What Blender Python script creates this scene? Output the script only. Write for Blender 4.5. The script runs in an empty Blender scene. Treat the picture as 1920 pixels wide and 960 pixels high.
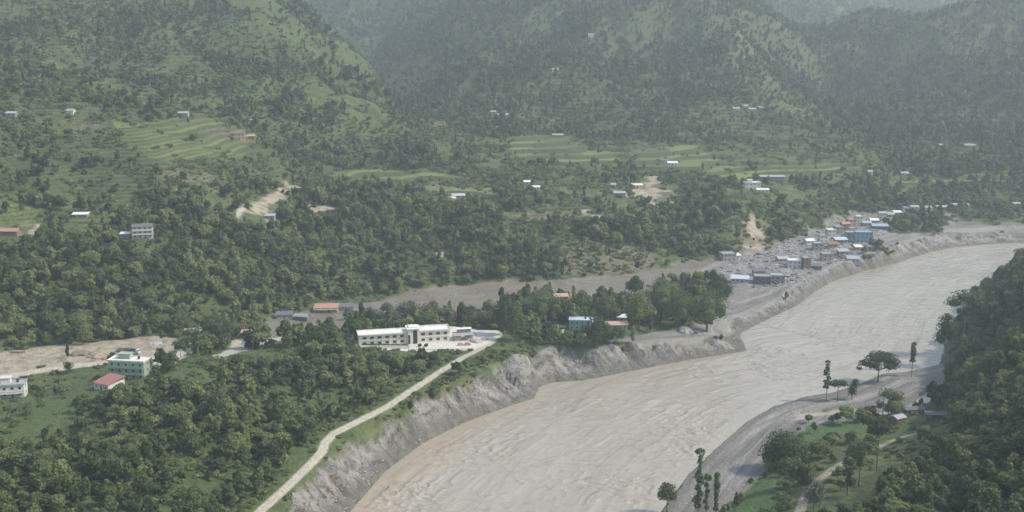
import bpy, bmesh, math, random
import numpy as np
from mathutils import Vector, Matrix
from mathutils.geometry import delaunay_2d_cdt

R = math.radians
SC = bpy.context.scene
COL = SC.collection
random.seed(7)

# ---------------------------------------------------------------- camera, light, exposure
CAM_H = 200.0
PITCH = R(11.8)
FPX = 2059.0            # focal length in pixels of the 1920 px wide photograph
cam_data = bpy.data.cameras.new("camera")
cam_data.sensor_width = 36.0
cam_data.lens = FPX / 1920.0 * 36.0
cam_data.clip_start = 1.0
cam_data.clip_end = 20000.0
cam = bpy.data.objects.new("camera", cam_data)
cam.location = (0, 0, CAM_H)
cam.rotation_euler = (R(90) - PITCH, 0, 0)
COL.objects.link(cam)
SC.camera = cam

SUN_ELEV, SUN_AZ = R(46), R(98)      # azimuth clockwise from +Y (view direction): light from the right, a little ahead
world = bpy.data.worlds.new("World")
SC.world = world
world.use_nodes = True
wn = world.node_tree
wn.nodes.clear()
sky = wn.nodes.new("ShaderNodeTexSky")
sky.sky_type = 'NISHITA'
sky.sun_disc = False
sky.sun_elevation = SUN_ELEV
sky.sun_rotation = SUN_AZ
sky.air_density = 1.6
sky.dust_density = 3.0
sky.altitude = 800
bg = wn.nodes.new("ShaderNodeBackground")
bg.inputs[1].default_value = 0.15
wo = wn.nodes.new("ShaderNodeOutputWorld")
wn.links.new(sky.outputs[0], bg.inputs[0])
wn.links.new(bg.outputs[0], wo.inputs[0])

sd = bpy.data.lights.new("sun", 'SUN')
sd.energy = 4.0
sd.angle = R(2.5)
sd.color = (1.0, 0.91, 0.76)
sun = bpy.data.objects.new("sun", sd)
tosun = Vector((math.sin(SUN_AZ) * math.cos(SUN_ELEV), math.cos(SUN_AZ) * math.cos(SUN_ELEV), math.sin(SUN_ELEV)))
sun.rotation_euler = tosun.to_track_quat('Z', 'Y').to_euler()
sun.location = (0, 0, 800)
COL.objects.link(sun)

vs = SC.view_settings
vs.view_transform = 'Standard'
vs.look = 'None'
vs.exposure = 0.47
vs.gamma = 1.0
vs.use_curve_mapping = False
SC.render.film_transparent = False
cy = SC.cycles
cy.max_bounces = 6
cy.diffuse_bounces = 3
cy.glossy_bounces = 2
cy.transmission_bounces = 2
cy.transparent_max_bounces = 6
cy.volume_bounces = 2
cy.volume_step_rate = 1.0
cy.use_denoising = True

HAZE_DENSITY = 0.000155
HAZE_COLOR = (0.80, 0.89, 0.98)

# ---------------------------------------------------------------- small tools
def tag(o, label=None, cat=None, group=None, kind=None):
    if label: o["label"] = label
    if cat: o["category"] = cat
    if group: o["group"] = group
    if kind: o["kind"] = kind
    return o

def empty(name, loc=(0, 0, 0), rz=0.0, sc=1.0):
    o = bpy.data.objects.new(name, None)
    o.empty_display_size = 1.0
    o.location = loc
    o.rotation_euler = (0, 0, rz)
    o.scale = (sc, sc, sc)
    COL.objects.link(o)
    return o

def link_mesh(name, me, mat=None, parent=None, link=True):
    o = bpy.data.objects.new(name, me)
    if mat is not None:
        me.materials.clear()
        me.materials.append(mat)
    if parent is not None:
        o.parent = parent
    if link:
        COL.objects.link(o)
    return o

class MB:
    """collects shapes for one mesh"""
    def __init__(s):
        s.v = []
        s.f = []
    def box(s, x0, x1, y0, y1, z0, z1, taper=0.0):
        n = len(s.v)
        t = taper
        s.v += [(x0, y0, z0), (x1, y0, z0), (x1, y1, z0), (x0, y1, z0),
                (x0 + t, y0 + t, z1), (x1 - t, y0 + t, z1), (x1 - t, y1 - t, z1), (x0 + t, y1 - t, z1)]
        s.f += [tuple(n + i for i in q) for q in ((3, 2, 1, 0), (4, 5, 6, 7), (0, 1, 5, 4), (1, 2, 6, 5), (2, 3, 7, 6), (3, 0, 4, 7))]
        return s
    def prism(s, pts, y0, y1):
        """profile pts in (x,z), extruded along y"""
        n = len(s.v); k = len(pts)
        s.v += [(p[0], y0, p[1]) for p in pts] + [(p[0], y1, p[1]) for p in pts]
        s.f.append(tuple(n + i for i in range(k)))
        s.f.append(tuple(n + k + i for i in reversed(range(k))))
        for i in range(k):
            j = (i + 1) % k
            s.f.append((n + j, n + i, n + k + i, n + k + j))
        return s
    def tube(s, p0, p1, r0, r1, n=7):
        p0 = Vector(p0); p1 = Vector(p1)
        d = (p1 - p0).normalized()
        a = d.orthogonal().normalized(); b = d.cross(a)
        k = len(s.v)
        for p, r in ((p0, r0), (p1, r1)):
            for i in range(n):
                t = 2 * math.pi * i / n
                s.v.append(tuple(p + a * (math.cos(t) * r) + b * (math.sin(t) * r)))
        for i in range(n):
            j = (i + 1) % n
            s.f.append((k + i, k + j, k + n + j, k + n + i))
        s.f.append(tuple(k + n + i for i in range(n)))
        s.f.append(tuple(k + i for i in reversed(range(n))))
        return s
    def mesh(s, name):
        me = bpy.data.meshes.new(name)
        me.from_pydata(s.v, [], s.f)
        me.update()
        return me
    def build(s, name, mat, parent=None):
        return link_mesh(name, s.mesh(name), mat, parent)

# ---------------------------------------------------------------- numpy noise
def _h(ix, iy, seed):
    n = (ix.astype(np.int64) * 374761393 + iy.astype(np.int64) * 668265263 + seed * 974634777) & 0xffffffff
    n = ((n ^ (n >> 13)) * 1274126177) & 0xffffffff
    n = n ^ (n >> 16)
    return (n & 0xffffff).astype(np.float64) / 0xffffff
def vnoise(x, y, seed=0):
    x = np.asarray(x, float); y = np.asarray(y, float)
    ix = np.floor(x); iy = np.floor(y)
    fx = x - ix; fy = y - iy
    fx = fx * fx * (3 - 2 * fx); fy = fy * fy * (3 - 2 * fy)
    a = _h(ix, iy, seed); b = _h(ix + 1, iy, seed); c = _h(ix, iy + 1, seed); d = _h(ix + 1, iy + 1, seed)
    return (a + (b - a) * fx) * (1 - fy) + (c + (d - c) * fx) * fy
def fbm(x, y, seed=0, oct=4):
    s = 0; a = 0.5; t = 0
    for k in range(oct):
        s = s + a * vnoise(x * 2 ** k + 17.3 * k, y * 2 ** k - 9.1 * k, seed + k); t += a; a *= 0.5
    return s / t          # 0..1

# ---------------------------------------------------------------- photograph pixel -> place
SP, CP = math.sin(PITCH), math.cos(PITCH)
def ray(px, py):
    u = (px - 960) / FPX; v = -(py - 480) / FPX
    return Vector((u, CP + v * SP, -SP + v * CP))
def P(px, py, z):
    """point seen at the pixel, at height z"""
    d = ray(px, py); t = (z - CAM_H) / d.z
    return (d.x * t, d.y * t, z)
def Dp(px, py, dist):
    """point seen at the pixel, at ground distance dist"""
    d = ray(px, py); t = dist / d.y
    return (d.x * t, dist, CAM_H + d.z * t)
def project(x, y, z):
    zz = z - CAM_H
    dep = y * CP - zz * SP
    up = y * SP + zz * CP
    return 960 + FPX * x / dep, 480 - FPX * up / dep, dep

# ---------------------------------------------------------------- terrain skeleton: break lines and spot heights
LSHORE = [(-85, 150, 0), (-82, 250, 0), (-78, 330, 0)] + [P(a, b, 0) for a, b in (
    (600, 1013), (655, 960), (690, 920), (720, 885), (790, 832), (870, 792), (940, 766), (1000, 747), (1010, 725), (1040, 716), (1092, 713),
    (1140, 704), (1210, 690), (1300, 673), (1360, 664), (1400, 658), (1396, 648), (1384, 636), (1392, 622), (1430, 603), (1490, 575), (1530, 545),
    (1560, 527), (1620, 508), (1690, 490), (1740, 473), (1790, 463), (1880, 456))] + [(640, 1040, 0), (900, 1080, 0), (1300, 1120, 0)]
RSHORE = [(10, 150, 0), (25, 250, 0), (40, 350, 0)] + [P(a, b, 0) for a, b in (
    (1240, 960), (1290, 892), (1335, 850), (1400, 792), (1450, 764), (1510, 745), (1560, 738), (1610, 722), (1655, 702), (1700, 698), (1762, 684), (1776, 640), (1790, 598), (1835, 552), (1880, 512), (1945, 486))] + [
    (640, 985, 0), (900, 1010, 0), (1300, 1040, 0)]
ROAD = [P(a, b, z) for a, b, z in (
    (330, 1110, 22), (440, 1003, 21), (490, 957, 20), (545, 907, 20), (590, 862, 20), (604, 846, 20), (610, 830, 20), (628, 812, 20), (660, 796, 20),
    (700, 776, 20), (730, 760, 20), (762, 738, 20), (820, 700, 19.5), (870, 669, 19), (905, 652, 18.5), (925, 640, 18))]
BASE = [P(a, b, z) for a, b, z in (                       # foot of the wooded escarpment behind the mud plain
    (-300, 660, 30), (-100, 655, 27), (0, 650, 26), (150, 635, 25), (300, 612, 22), (400, 603, 17), (500, 598, 12), (600, 575, 10), (700, 563, 9), (800, 546, 9),
    (900, 531, 8), (1000, 526, 8), (1170, 520, 8), (1270, 494, 9), (1390, 480, 10), (1470, 455, 11), (1530, 430, 12), (1590, 403, 14),
    (1700, 393, 15), (1830, 385, 16), (1920, 383, 16), (2150, 380, 16))]
TOPL = [P(a, b, z) for a, b, z in (                       # upper edge of the escarpment
    (590, 420, 42), (640, 405, 45), (780, 402, 42), (870, 398, 42), (950, 405, 42), (1080, 388, 44), (1150, 400, 38), (1215, 405, 30), (1280, 420, 30), (1340, 405, 38),
    (1400, 385, 42), (1470, 375, 40), (1580, 350, 36), (1700, 338, 36), (1830, 336, 38), (1920, 336, 38), (2150, 336, 40))]
CREST = [P(a, b, z) for a, b, z in ((60, 800, 30), (150, 760, 31), (250, 722, 33), (340, 694, 36), (430, 680, 35), (520, 668, 32), (590, 660, 29), (640, 655, 25))]
CLIFFTOP = [P(a, b, z) for a, b, z in ((500, 985, 19), (560, 925, 19), (625, 855, 18.5), (660, 822, 18.5), (720, 790, 18.5), (790, 745, 18.5), (880, 705, 18), (950, 672, 18), (985, 660, 17),
    (1010, 652, 16), (1060, 650, 15), (1130, 652, 14), (1200, 645, 12), (1290, 640, 9), (1390, 632, 4.5), (1400, 600, 5), (1440, 570, 5), (1500, 545, 6), (1550, 512, 7), (1600, 492, 8),
    (1650, 475, 10), (1700, 455, 9), (1760, 440, 9), (1830, 438, 7), (1900, 437, 7))]
RFOOT = [P(a, b, z) for a, b, z in ((1330, 1000, 3), (1375, 945, 2.5), (1430, 885, 2.5), (1480, 830, 2.2), (1515, 797, 2.2), (1600, 786, 2.5), (1700, 775, 2.2), (1766, 760, 2), (1772, 715, 1.5), (1768, 695, 1))]
PATH = [P(a, b, z) for a, b, z in ((1470, 1040, 13), (1497, 965, 13), (1510, 930, 13), (1535, 900, 13), (1565, 876, 12.5), (1610, 851, 12), (1660, 833, 11.5), (1695, 820, 11), (1745, 806, 11))]
LINES = [LSHORE, RSHORE, ROAD, BASE, TOPL, CREST, CLIFFTOP, RFOOT, PATH]
SPOTS = [P(a, b, z) for a, b, z in (
    # foreground left
    (0, 960, 30), (200, 960, 27), (350, 960, 23), (-200, 960, 36), (0, 850, 28), (150, 870, 28), (300, 850, 29), (430, 860, 24), (450, 780, 29), (540, 740, 27), (640, 720, 23),
    (0, 750, 26), (-200, 750, 30), (100, 735, 26), (240, 705, 26), (100, 700, 26), (0, 700, 26), (300, 680, 27), (420, 655, 27), (560, 640, 23), (330, 640, 25), (480, 625, 20),
    (670, 655, 18), (845, 641, 18), (885, 652, 18), (930, 627, 18), (760, 628, 17), (860, 610, 14), (650, 625, 14), (960, 630, 17), (960, 605, 14), (1080, 618, 15), (1180, 612, 14), (1290, 600, 12),
    (600, 605, 10), (760, 580, 9), (900, 560, 9), (1050, 560, 10), (1180, 545, 10), (1300, 520, 10), (1350, 560, 9), (1430, 530, 9), (1480, 500, 10), (1560, 460, 12), (1620, 435, 14), (1680, 415, 15), (1780, 405, 16), (1860, 418, 12), (1920, 420, 12),
    # escarpment and left hill
    (0, 540, 44), (150, 545, 42), (270, 450, 58), (100, 445, 58), (0, 430, 62), (-200, 430, 70), (400, 520, 36), (400, 425, 56), (455, 400, 56), (500, 375, 57), (540, 345, 58), (510, 420, 46), (570, 462, 33), (640, 500, 22), (700, 535, 13), (500, 540, 24),
    (600, 330, 56), (750, 322, 54), (850, 345, 50), (850, 378, 46), (900, 300, 62), (1000, 345, 52), (1000, 375, 47), (1140, 352, 45), (1230, 350, 40), (1235, 385, 32), (1250, 312, 56), (1100, 292, 63), (1000, 262, 74), (1300, 282, 62),
    (1400, 320, 50), (1410, 358, 46), (1500, 300, 57), (1650, 322, 44), (1650, 292, 53), (1800, 270, 64), (1900, 290, 56), (1330, 340, 46), (2150, 290, 60),
    (0, 385, 76), (-200, 385, 84), (150, 385, 70), (330, 335, 84), (450, 335, 73), (250, 245, 112), (400, 255, 100), (480, 262, 92), (330, 212, 120), (0, 255, 112), (-200, 255, 125), (150, 290, 98), (0, 200, 132), (150, 205, 128), (560, 300, 66), (650, 290, 66), (470, 215, 108), (550, 200, 104), (640, 235, 86))]
SPOTS += [Dp(a, b, d) for a, b, d in (
    (0, 100, 1130), (0, 0, 1330), (0, -70, 1480), (-300, 100, 1130), (-300, -50, 1350), (200, 100, 1220), (120, 50, 1230), (300, 0, 1450), (300, 60, 1300), (380, 110, 1330), (300, 150, 1130), (420, 160, 1180),
    (470, 0, 1500), (520, 50, 1430), (570, 95, 1370), (620, 135, 1320), (700, 205, 1280), (765, 255, 1230), (860, 295, 1160), (500, 120, 1290), (560, 150, 1250), (300, -80, 1650), (470, -60, 1680),
    # central hill
    (700, 225, 1480), (760, 200, 1530), (820, 240, 1350), (900, 200, 1450), (930, 215, 1400), (850, 150, 1650), (760, 110, 1850), (650, 140, 2000), (700, 90, 2200), (800, 60, 2150), (900, 0, 2200), (950, 100, 1800), (1000, 40, 2000), (1000, 150, 1600), (1000, -80, 2350), (1130, -80, 2300),
    (1100, 130, 1620), (1100, 100, 1680), (1130, 50, 1850), (1200, 0, 2000), (1300, -30, 2000), (1220, 120, 1750), (1250, 200, 1500), (1100, 210, 1420), (1180, 250, 1340), (1330, 30, 1850), (1330, -90, 2200), (1400, 90, 1720), (1460, 140, 1620), (1510, 190, 1540), (1570, 240, 1430), (1390, 200, 1470), (1320, 150, 1640), (1450, 260, 1340), (1240, 240, 1380),
    # right hill
    (1600, 200, 1640), (1560, 130, 1900), (1520, 60, 2150), (1600, 40, 2350), (1700, 210, 1560), (1650, 100, 1860), (1700, 50, 2000), (1750, 18, 2000), (1830, 16, 1950), (1920, 10, 1900), (2150, -30, 1850), (1780, 110, 1780), (1860, 120, 1700), (1900, 210, 1500), (1790, 220, 1480), (1920, 250, 1400), (2150, 200, 1500))]
SPOTS += [(-330, 1900, 60), (-200, 1750, 70), (-480, 2100, 110), (-700, 2100, 220), (-1000, 1900, 330), (-1500, 1800, 450), (-450, 2600, 150),
    (300, 2700, 330), (700, 2500, 120), (950, 2500, 150), (1300, 2300, 260), (1800, 2100, 300), (0, 2600, 330), (560, 2450, 170), (-300, 2700, 200),
    (-1700, 3300, 520), (-900, 3300, 330), (-600, 3400, 215), (-350, 3300, 330), (0, 3500, 450), (500, 3500, 380), (900, 3600, 225), (1200, 3600, 260), (1600, 3600, 330), (2500, 3600, 430),
    (-3000, 5000, 900), (-900, 4700, 560), (-300, 4800, 640), (600, 4800, 640), (1200, 4600, 420), (1900, 4600, 520), (3500, 5000, 900), (-3800, 6300, 1000), (0, 6300, 1000), (4200, 6300, 1000),
    (-1200, 1400, 300), (1600, 1600, 180), (1500, 1300, 60), (1100, 1300, 55),
    # right foreground hill
    ] + [P(a, b, z) for a, b, z in (
    (1600, 960, 18), (1700, 960, 30), (1800, 960, 42), (1920, 960, 54), (1600, 890, 15), (1700, 870, 20), (1800, 850, 37), (1920, 850, 54), (1780, 775, 14), (1850, 770, 34), (1920, 760, 50), (1805, 705, 10), (1855, 690, 28), (1920, 670, 47),
    (1835, 620, 18), (1900, 570, 38), (1850, 575, 20), (1905, 520, 34), (1960, 500, 48), (1870, 545, 14), (2100, 960, 78), (2100, 700, 82), (2100, 500, 84), (1450, 900, 6), (1550, 820, 5), (1640, 800, 5), (1430, 960, 6))] + [
    (500, 750, 100), (620, 820, 90), (800, 860, 70), (1300, 900, 60), (900, 600, 160), (600, 500, 140), (1200, 400, 200), (320, 330, 70), (300, 200, 90), (200, 150, 80),
    (400, 100, 150), (120, 100, 70), (0, 60, 90), (0, 20, 150), (0, 0, 175), (60, 0, 180), (-60, 0, 150), (300, 0, 230), (-200, 60, 60), (-300, 200, 50), (-600, 300, 90), (-900, 500, 160), (-400, 400, 45), (-1500, 900, 300), (-700, 700, 90), (-1000, 1100, 200),
    (-500, 0, 120), (-1500, 0, 250), (1500, 0, 300), (0, -300, 260), (-1500, -300, 300), (1500, -300, 350)]

def cdt_input():
    v, e, z = [], [], []
    for ln in LINES:
        n = len(v)
        for p in ln:
            v.append((p[0], p[1])); z.append(p[2])
        e += [(n + i, n + i + 1) for i in range(len(ln) - 1)]
    for p in SPOTS:
        v.append((p[0], p[1])); z.append(p[2])
    return v, e, z
_v, _e, _z = cdt_input()
_res = delaunay_2d_cdt([Vector(p) for p in _v], _e, [], 0, 0.01)
TV = np.array([tuple(p) for p in _res[0]])
TZ = np.zeros(len(TV))
for i, orig in enumerate(_res[3]):
    if orig:
        TZ[i] = _z[orig[0]]
    else:                    # crossing of two break lines: nearest given point
        d = [(q[0] - TV[i][0]) ** 2 + (q[1] - TV[i][1]) ** 2 for q in _v]
        TZ[i] = _z[d.index(min(d))]
TRI = [t for t in _res[2] if len(t) == 3]

# sheet: rows at growing distance, columns fanning out
NU, NR = 900, 1300
U0, U1 = -0.78, 0.78
Y0, Y1 = 40.0, 6200.0
us = np.linspace(U0, U1, NU)
# rows: fine between 350 m and 1500 m
def row_y(k):
    a = np.array([0, 0.04, 0.50, 0.86, 1.0]); ly = np.log(np.array([40.0, 330.0, 1050.0, 2200.0, 6200.0]))
    return np.exp(np.interp(k, a, ly))
ks = np.linspace(0, 1, NR)
ys = row_y(ks)
GX = us[None, :] * ys[:, None]
GY = np.repeat(ys[:, None], NU, 1)
def col_of(x, y): return (np.asarray(x) / np.asarray(y) - U0) / (U1 - U0) * (NU - 1)
def row_of(y): return np.interp(np.asarray(y, float), ys, np.arange(NR))

Z = np.full((NR, NU), np.nan)
for t in TRI:
    a, b, c = TV[t[0]], TV[t[1]], TV[t[2]]
    za, zb, zc = TZ[t[0]], TZ[t[1]], TZ[t[2]]
    ymin, ymax = min(a[1], b[1], c[1]), max(a[1], b[1], c[1])
    r0, r1 = np.searchsorted(ys, ymin), np.searchsorted(ys, ymax)
    if r1 <= r0: continue
    yy0 = max(ymin, ys[0])
    xs3 = (a[0], b[0], c[0])
    us3 = [xx / yyy for xx in xs3 for yyy in (max(ys[r0], 1), ys[min(r1, NR - 1)])]
    c0 = max(0, int((min(us3) - U0) / (U1 - U0) * (NU - 1)) - 1)
    c1 = min(NU, int((max(us3) - U0) / (U1 - U0) * (NU - 1)) + 3)
    if c1 <= c0: continue
    X = GX[r0:r1, c0:c1]; Y = GY[r0:r1, c0:c1]
    det = (b[1] - c[1]) * (a[0] - c[0]) + (c[0] - b[0]) * (a[1] - c[1])
    if abs(det) < 1e-9: continue
    l1 = ((b[1] - c[1]) * (X - c[0]) + (c[0] - b[0]) * (Y - c[1])) / det
    l2 = ((c[1] - a[1]) * (X - c[0]) + (a[0] - c[0]) * (Y - c[1])) / det
    l3 = 1 - l1 - l2
    m = (l1 > -1e-6) & (l2 > -1e-6) & (l3 > -1e-6)
    sub = Z[r0:r1, c0:c1]
    sub[m] = (l1 * za + l2 * zb + l3 * zc)[m]
if np.isnan(Z).any():
    for r in range(NR):
        bad = np.isnan(Z[r])
        if bad.all():
            Z[r] = Z[r - 1] if r else 100
        elif bad.any():
            Z[r, bad] = np.interp(us[bad], us[~bad], Z[r, ~bad])

def seg_dist(X, Y, line):
    """distance to a polyline and arc length of the nearest point"""
    best = np.full(X.shape, 1e9); S = np.zeros(X.shape); s0 = 0.0
    for p, q in zip(line[:-1], line[1:]):
        dx, dy = q[0] - p[0], q[1] - p[1]; L = math.hypot(dx, dy)
        if L < 1e-6: continue
        t = np.clip(((X - p[0]) * dx + (Y - p[1]) * dy) / L ** 2, 0, 1)
        d = np.hypot(X - p[0] - t * dx, Y - p[1] - t * dy)
        m = d < best
        best[m] = d[m]; S[m] = (s0 + t * L)[m]
        s0 += L
    return best, S
def inpoly(X, Y, poly):
    c = np.zeros(X.shape, bool)
    n = len(poly)
    for i in range(n):
        x1, y1 = poly[i][0], poly[i][1]; x2, y2 = poly[(i + 1) % n][0], poly[(i + 1) % n][1]
        if y1 == y2: continue
        m = ((y1 > Y) != (y2 > Y)) & (X < (x2 - x1) * (Y - y1) / (y2 - y1) + x1)
        c ^= m
    return c
RIVER = LSHORE + RSHORE[::-1]
near = GY < 1400
dL = np.full(Z.shape, 1e9); sL = np.zeros(Z.shape); dR = dL.copy(); sR = sL.copy(); dRoad = dL.copy(); dPath = dL.copy()
rr = int(np.searchsorted(ys, 1400))
dL[:rr], sL[:rr] = seg_dist(GX[:rr], GY[:rr], LSHORE)
dR[:rr], sR[:rr] = seg_dist(GX[:rr], GY[:rr], RSHORE)
dRoad[:rr], _ = seg_dist(GX[:rr], GY[:rr], ROAD)
dPath[:rr], _ = seg_dist(GX[:rr], GY[:rr], PATH)
inriver = np.zeros(Z.shape, bool)
inriver[:rr] = inpoly(GX[:rr], GY[:rr], RIVER)

# smooth the facets of the hills (not the near banks)
def blur(A, n):
    for _ in range(n):
        B = A.copy()
        B[1:-1] = (A[:-2] + 2 * A[1:-1] + A[2:]) / 4
        C = B.copy()
        C[:, 1:-1] = (B[:, :-2] + 2 * B[:, 1:-1] + B[:, 2:]) / 4
        A = C
    return A
Zs1 = blur(Z, 6)
Zs2 = blur(Zs1, 40)
w2 = np.clip((GY - 620) / 250, 0, 1)
w2 = w2 * np.clip((np.minimum(dL, dR) - 25) / 50, 0, 1)
Z = Zs1 * (1 - w2) + Zs2 * w2
ZB = Z.copy()

def sample(A, x, y):
    c = np.clip(col_of(x, y), 0, NU - 1.001); r = np.clip(row_of(y), 0, NR - 1.001)
    ci = np.floor(c).astype(int); ri = np.floor(r).astype(int)
    fc = c - ci; fr = r - ri
    return (A[ri, ci] * (1 - fc) + A[ri, ci + 1] * fc) * (1 - fr) + (A[ri + 1, ci] * (1 - fc) + A[ri + 1, ci + 1] * fc) * fr
def hit(px, py, A=None, dmin=300.0):
    """where the line of sight through a pixel meets the ground"""
    A = Z if A is None else A
    d = ray(px, py)
    T = np.exp(np.linspace(math.log(dmin), math.log(5900), 3000)) / d.y
    x = d.x * T; y = d.y * T; z = CAM_H + d.z * T
    g = sample(A, x, y)
    k = np.argmax(z < g)
    if k == 0: k = 1
    a = (z - g)[k - 1]; b = (g - z)[k]
    t = T[k - 1] + (T[k] - T[k - 1]) * (a / (a + b + 1e-9))
    return (d.x * t, d.y * t, CAM_H + d.z * t)

# ---------------------------------------------------------------- ground zones (outlines laid on the ground)
def outline(pts, dmin=300.0):
    return [hit(a, b, ZB, dmin)[:2] for a, b in pts]
wx = (fbm(GX / 14, GY / 14, 41, 3) - 0.5) * 16
wy = (fbm(GX / 14, GY / 14, 57, 3) - 0.5) * 16
wfar = np.clip(GY / 900, 0.35, 1.6)
WX, WY = GX + wx * wfar, GY + wy * wfar
def zone(polys, soft=2, warp=True):
    m = np.zeros(Z.shape, bool)
    for p in polys:
        q = p if isinstance(p[0], tuple) and len(p[0]) == 2 and isinstance(p[0][0], float) else outline(p)
        ymin = min(a[1] for a in q) - 20; ymax = max(a[1] for a in q) + 20
        r0, r1 = np.searchsorted(ys, ymin), np.searchsorted(ys, ymax) + 1
        m[r0:r1] |= inpoly((WX if warp else GX)[r0:r1], (WY if warp else GY)[r0:r1], q)
    return blur(m.astype(float), soft)

cliffpoly = [tuple(map(float, p[:2])) for p in LSHORE[3:33]] + [tuple(map(float, p[:2])) for p in CLIFFTOP[::-1]]
z_cliff = np.maximum(zone([cliffpoly], 1), blur(((dL < 7) & (GY < 1060) & ~inriver & (ZB < 12)).astype(float), 1))
mudpoly = [(480, 640), (500, 598)] + [(600, 572), (700, 563), (800, 544), (900, 529), (1000, 524), (1170, 518), (1270, 492), (1390, 478), (1470, 452), (1530, 428), (1590, 401),
    (1700, 396), (1800, 402), (1850, 425), (1960, 418), (1960, 437), (1830, 440), (1760, 442), (1700, 458), (1600, 494), (1550, 514), (1500, 547), (1440, 572), (1400, 602), (1390, 634), (1290, 642), (1200, 647), (1130, 640),
    (1330, 610), (1360, 560), (1345, 520), (1250, 528), (1180, 552), (980, 562), (925, 590), (860, 603), (690, 606), (650, 628), (560, 636)]
z_mud = zone([mudpoly], 1)
rmud = [tuple(map(float, p[:2])) for p in RSHORE[:14]] + [tuple(map(float, p[:2])) for p in RFOOT[::-1]] + [(60.0, 350.0), (30.0, 150.0)]
z_rmud = zone([rmud], 1)
z_town = zone([[(1340, 500), (1390, 480), (1470, 452), (1530, 428), (1590, 401), (1700, 396), (1760, 402), (1720, 420), (1660, 445), (1600, 480), (1540, 505), (1480, 545), (1380, 540)]], 3)
z_scrub = fbm(GX / 22, GY / 22, 811, 3)
z_field = zone([
    [(215, 235), (330, 219), (420, 226), (500, 256), (470, 280), (380, 300), (300, 300), (240, 270)],
    [(545, 330), (640, 320), (720, 315), (860, 320), (870, 333), (760, 336), (640, 332)],
    [(800, 348), (950, 345), (945, 362), (870, 378), (810, 362)],
    [(935, 254), (1040, 252), (1150, 285), (1180, 305), (1090, 312), (1000, 300), (960, 288)],
    [(1180, 272), (1300, 270), (1350, 300), (1400, 318), (1560, 302), (1620, 312), (1620, 333), (1500, 333), (1380, 343), (1300, 318), (1200, 312)],
    [(1640, 326), (1915, 324), (1920, 333), (1640, 337)],
    [(1370, 362), (1440, 357), (1430, 382), (1365, 380)],
    [(80, 364), (250, 362), (250, 382), (110, 398)], [(-20, 372), (50, 385), (105, 422), (60, 422), (-20, 404)],
    [(130, 405), (200, 410), (215, 425), (150, 435)], [(340, 345), (420, 350), (400, 372), (300, 368)],
    [(1500, 803), (1560, 792), (1645, 790), (1620, 808), (1560, 818), (1515, 828)], [(1365, 975), (1395, 925), (1445, 890), (1455, 920), (1435, 985), (1380, 1020)],
    [(-20, 735), (120, 738), (215, 728), (330, 695), (340, 705), (240, 740), (150, 770), (60, 835), (-20, 850)],
    ], 1)
z_field = z_field * np.clip(1.25 - np.clip((z_scrub - .5) * 8, 0, 1) * .9 * (GY < 640), 0, 1)
z_paddy = zone([[(1500, 803), (1560, 792), (1645, 790), (1620, 808), (1560, 818), (1515, 828)], [(1365, 975), (1395, 925), (1445, 890), (1455, 920), (1435, 985), (1380, 1020)]], 1)
z_brown = zone([
    [(700, 339), (860, 341), (900, 350), (900, 358), (870, 352), (790, 350), (795, 366), (700, 350)], [(880, 350), (990, 352), (980, 362), (900, 364)],
    [(935, 402), (1010, 396), (1080, 390), (1120, 405), (1080, 410), (1000, 416)], [(900, 378), (1080, 378), (1080, 386), (900, 390)],
    [(1065, 118), (1090, 104), (1120, 104), (1150, 122), (1140, 133), (1075, 133)], [(60, 78), (125, 72), (135, 100), (80, 108)],
    [(300, 325), (420, 330), (400, 345), (310, 345)], [(130, 235), (200, 240), (180, 252), (120, 250)], [(370, 235), (480, 246), (470, 262), (400, 258)],
    [(1390, 352), (1330, 346), (1340, 356), (1385, 360)], [(1160, 345), (1215, 350), (1210, 362), (1160, 356)], [(800, 232), (880, 230), (890, 240), (810, 246)],
    ], 2)
z_dirt = zone([
    [(-80, 668), (0, 656), (150, 641), (300, 629), (375, 644), (350, 664), (325, 688), (225, 672), (100, 697), (0, 712), (-80, 722)],
    [(452, 404), (455, 385), (490, 366), (525, 356), (534, 337), (550, 346), (580, 350), (578, 362), (552, 366), (532, 385), (512, 412), (500, 430), (490, 405), (465, 400)],
    [(1212, 334), (1238, 326), (1252, 352), (1292, 384), (1240, 390), (1200, 372)], [(1395, 415), (1418, 408), (1440, 450), (1430, 472), (1396, 468)], [(1180, 350), (1215, 355), (1205, 372), (1150, 362)],
    [(-20, 416), (30, 410), (90, 420), (70, 440), (-20, 445)], [(812, 458), (832, 455), (846, 480), (826, 488)], [(140, 445), (180, 446), (170, 460), (145, 460)],
    [(1075, 390), (1110, 396), (1135, 412), (1120, 416), (1095, 405)], [(585, 383), (640, 383), (660, 395), (590, 400)],
    ], 1)
z_dirt = z_dirt * np.where(GY > 640, np.clip((fbm(GX / 13, GY / 13, 821, 3) - .36) * 9, .15, 1), 1)
z_bare = zone([[(1050, 468), (1100, 455), (1200, 462), (1235, 478), (1225, 508), (1170, 516), (1060, 516)], [(1370, 400), (1450, 420), (1450, 478), (1380, 478)]], 3)
z_track = zone([[(398, 668), (428, 654), (436, 637), (480, 641), (560, 628), (565, 635), (480, 649), (444, 664), (405, 675)],
    [(0, 702), (100, 690), (220, 672), (225, 680), (100, 699), (0, 712)], [(270, 672), (355, 652), (375, 646), (368, 660), (320, 684), (275, 690)], [(440, 405), (447, 392), (458, 383), (464, 388), (452, 402), (448, 412)]], 1, False)
yardpoly = [(662, 645), (700, 630), (850, 618), (900, 622), (932, 621), (943, 629), (915, 645), (890, 655), (830, 658), (676, 656)]
z_yard = zone([yardpoly], 1, False)
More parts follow.
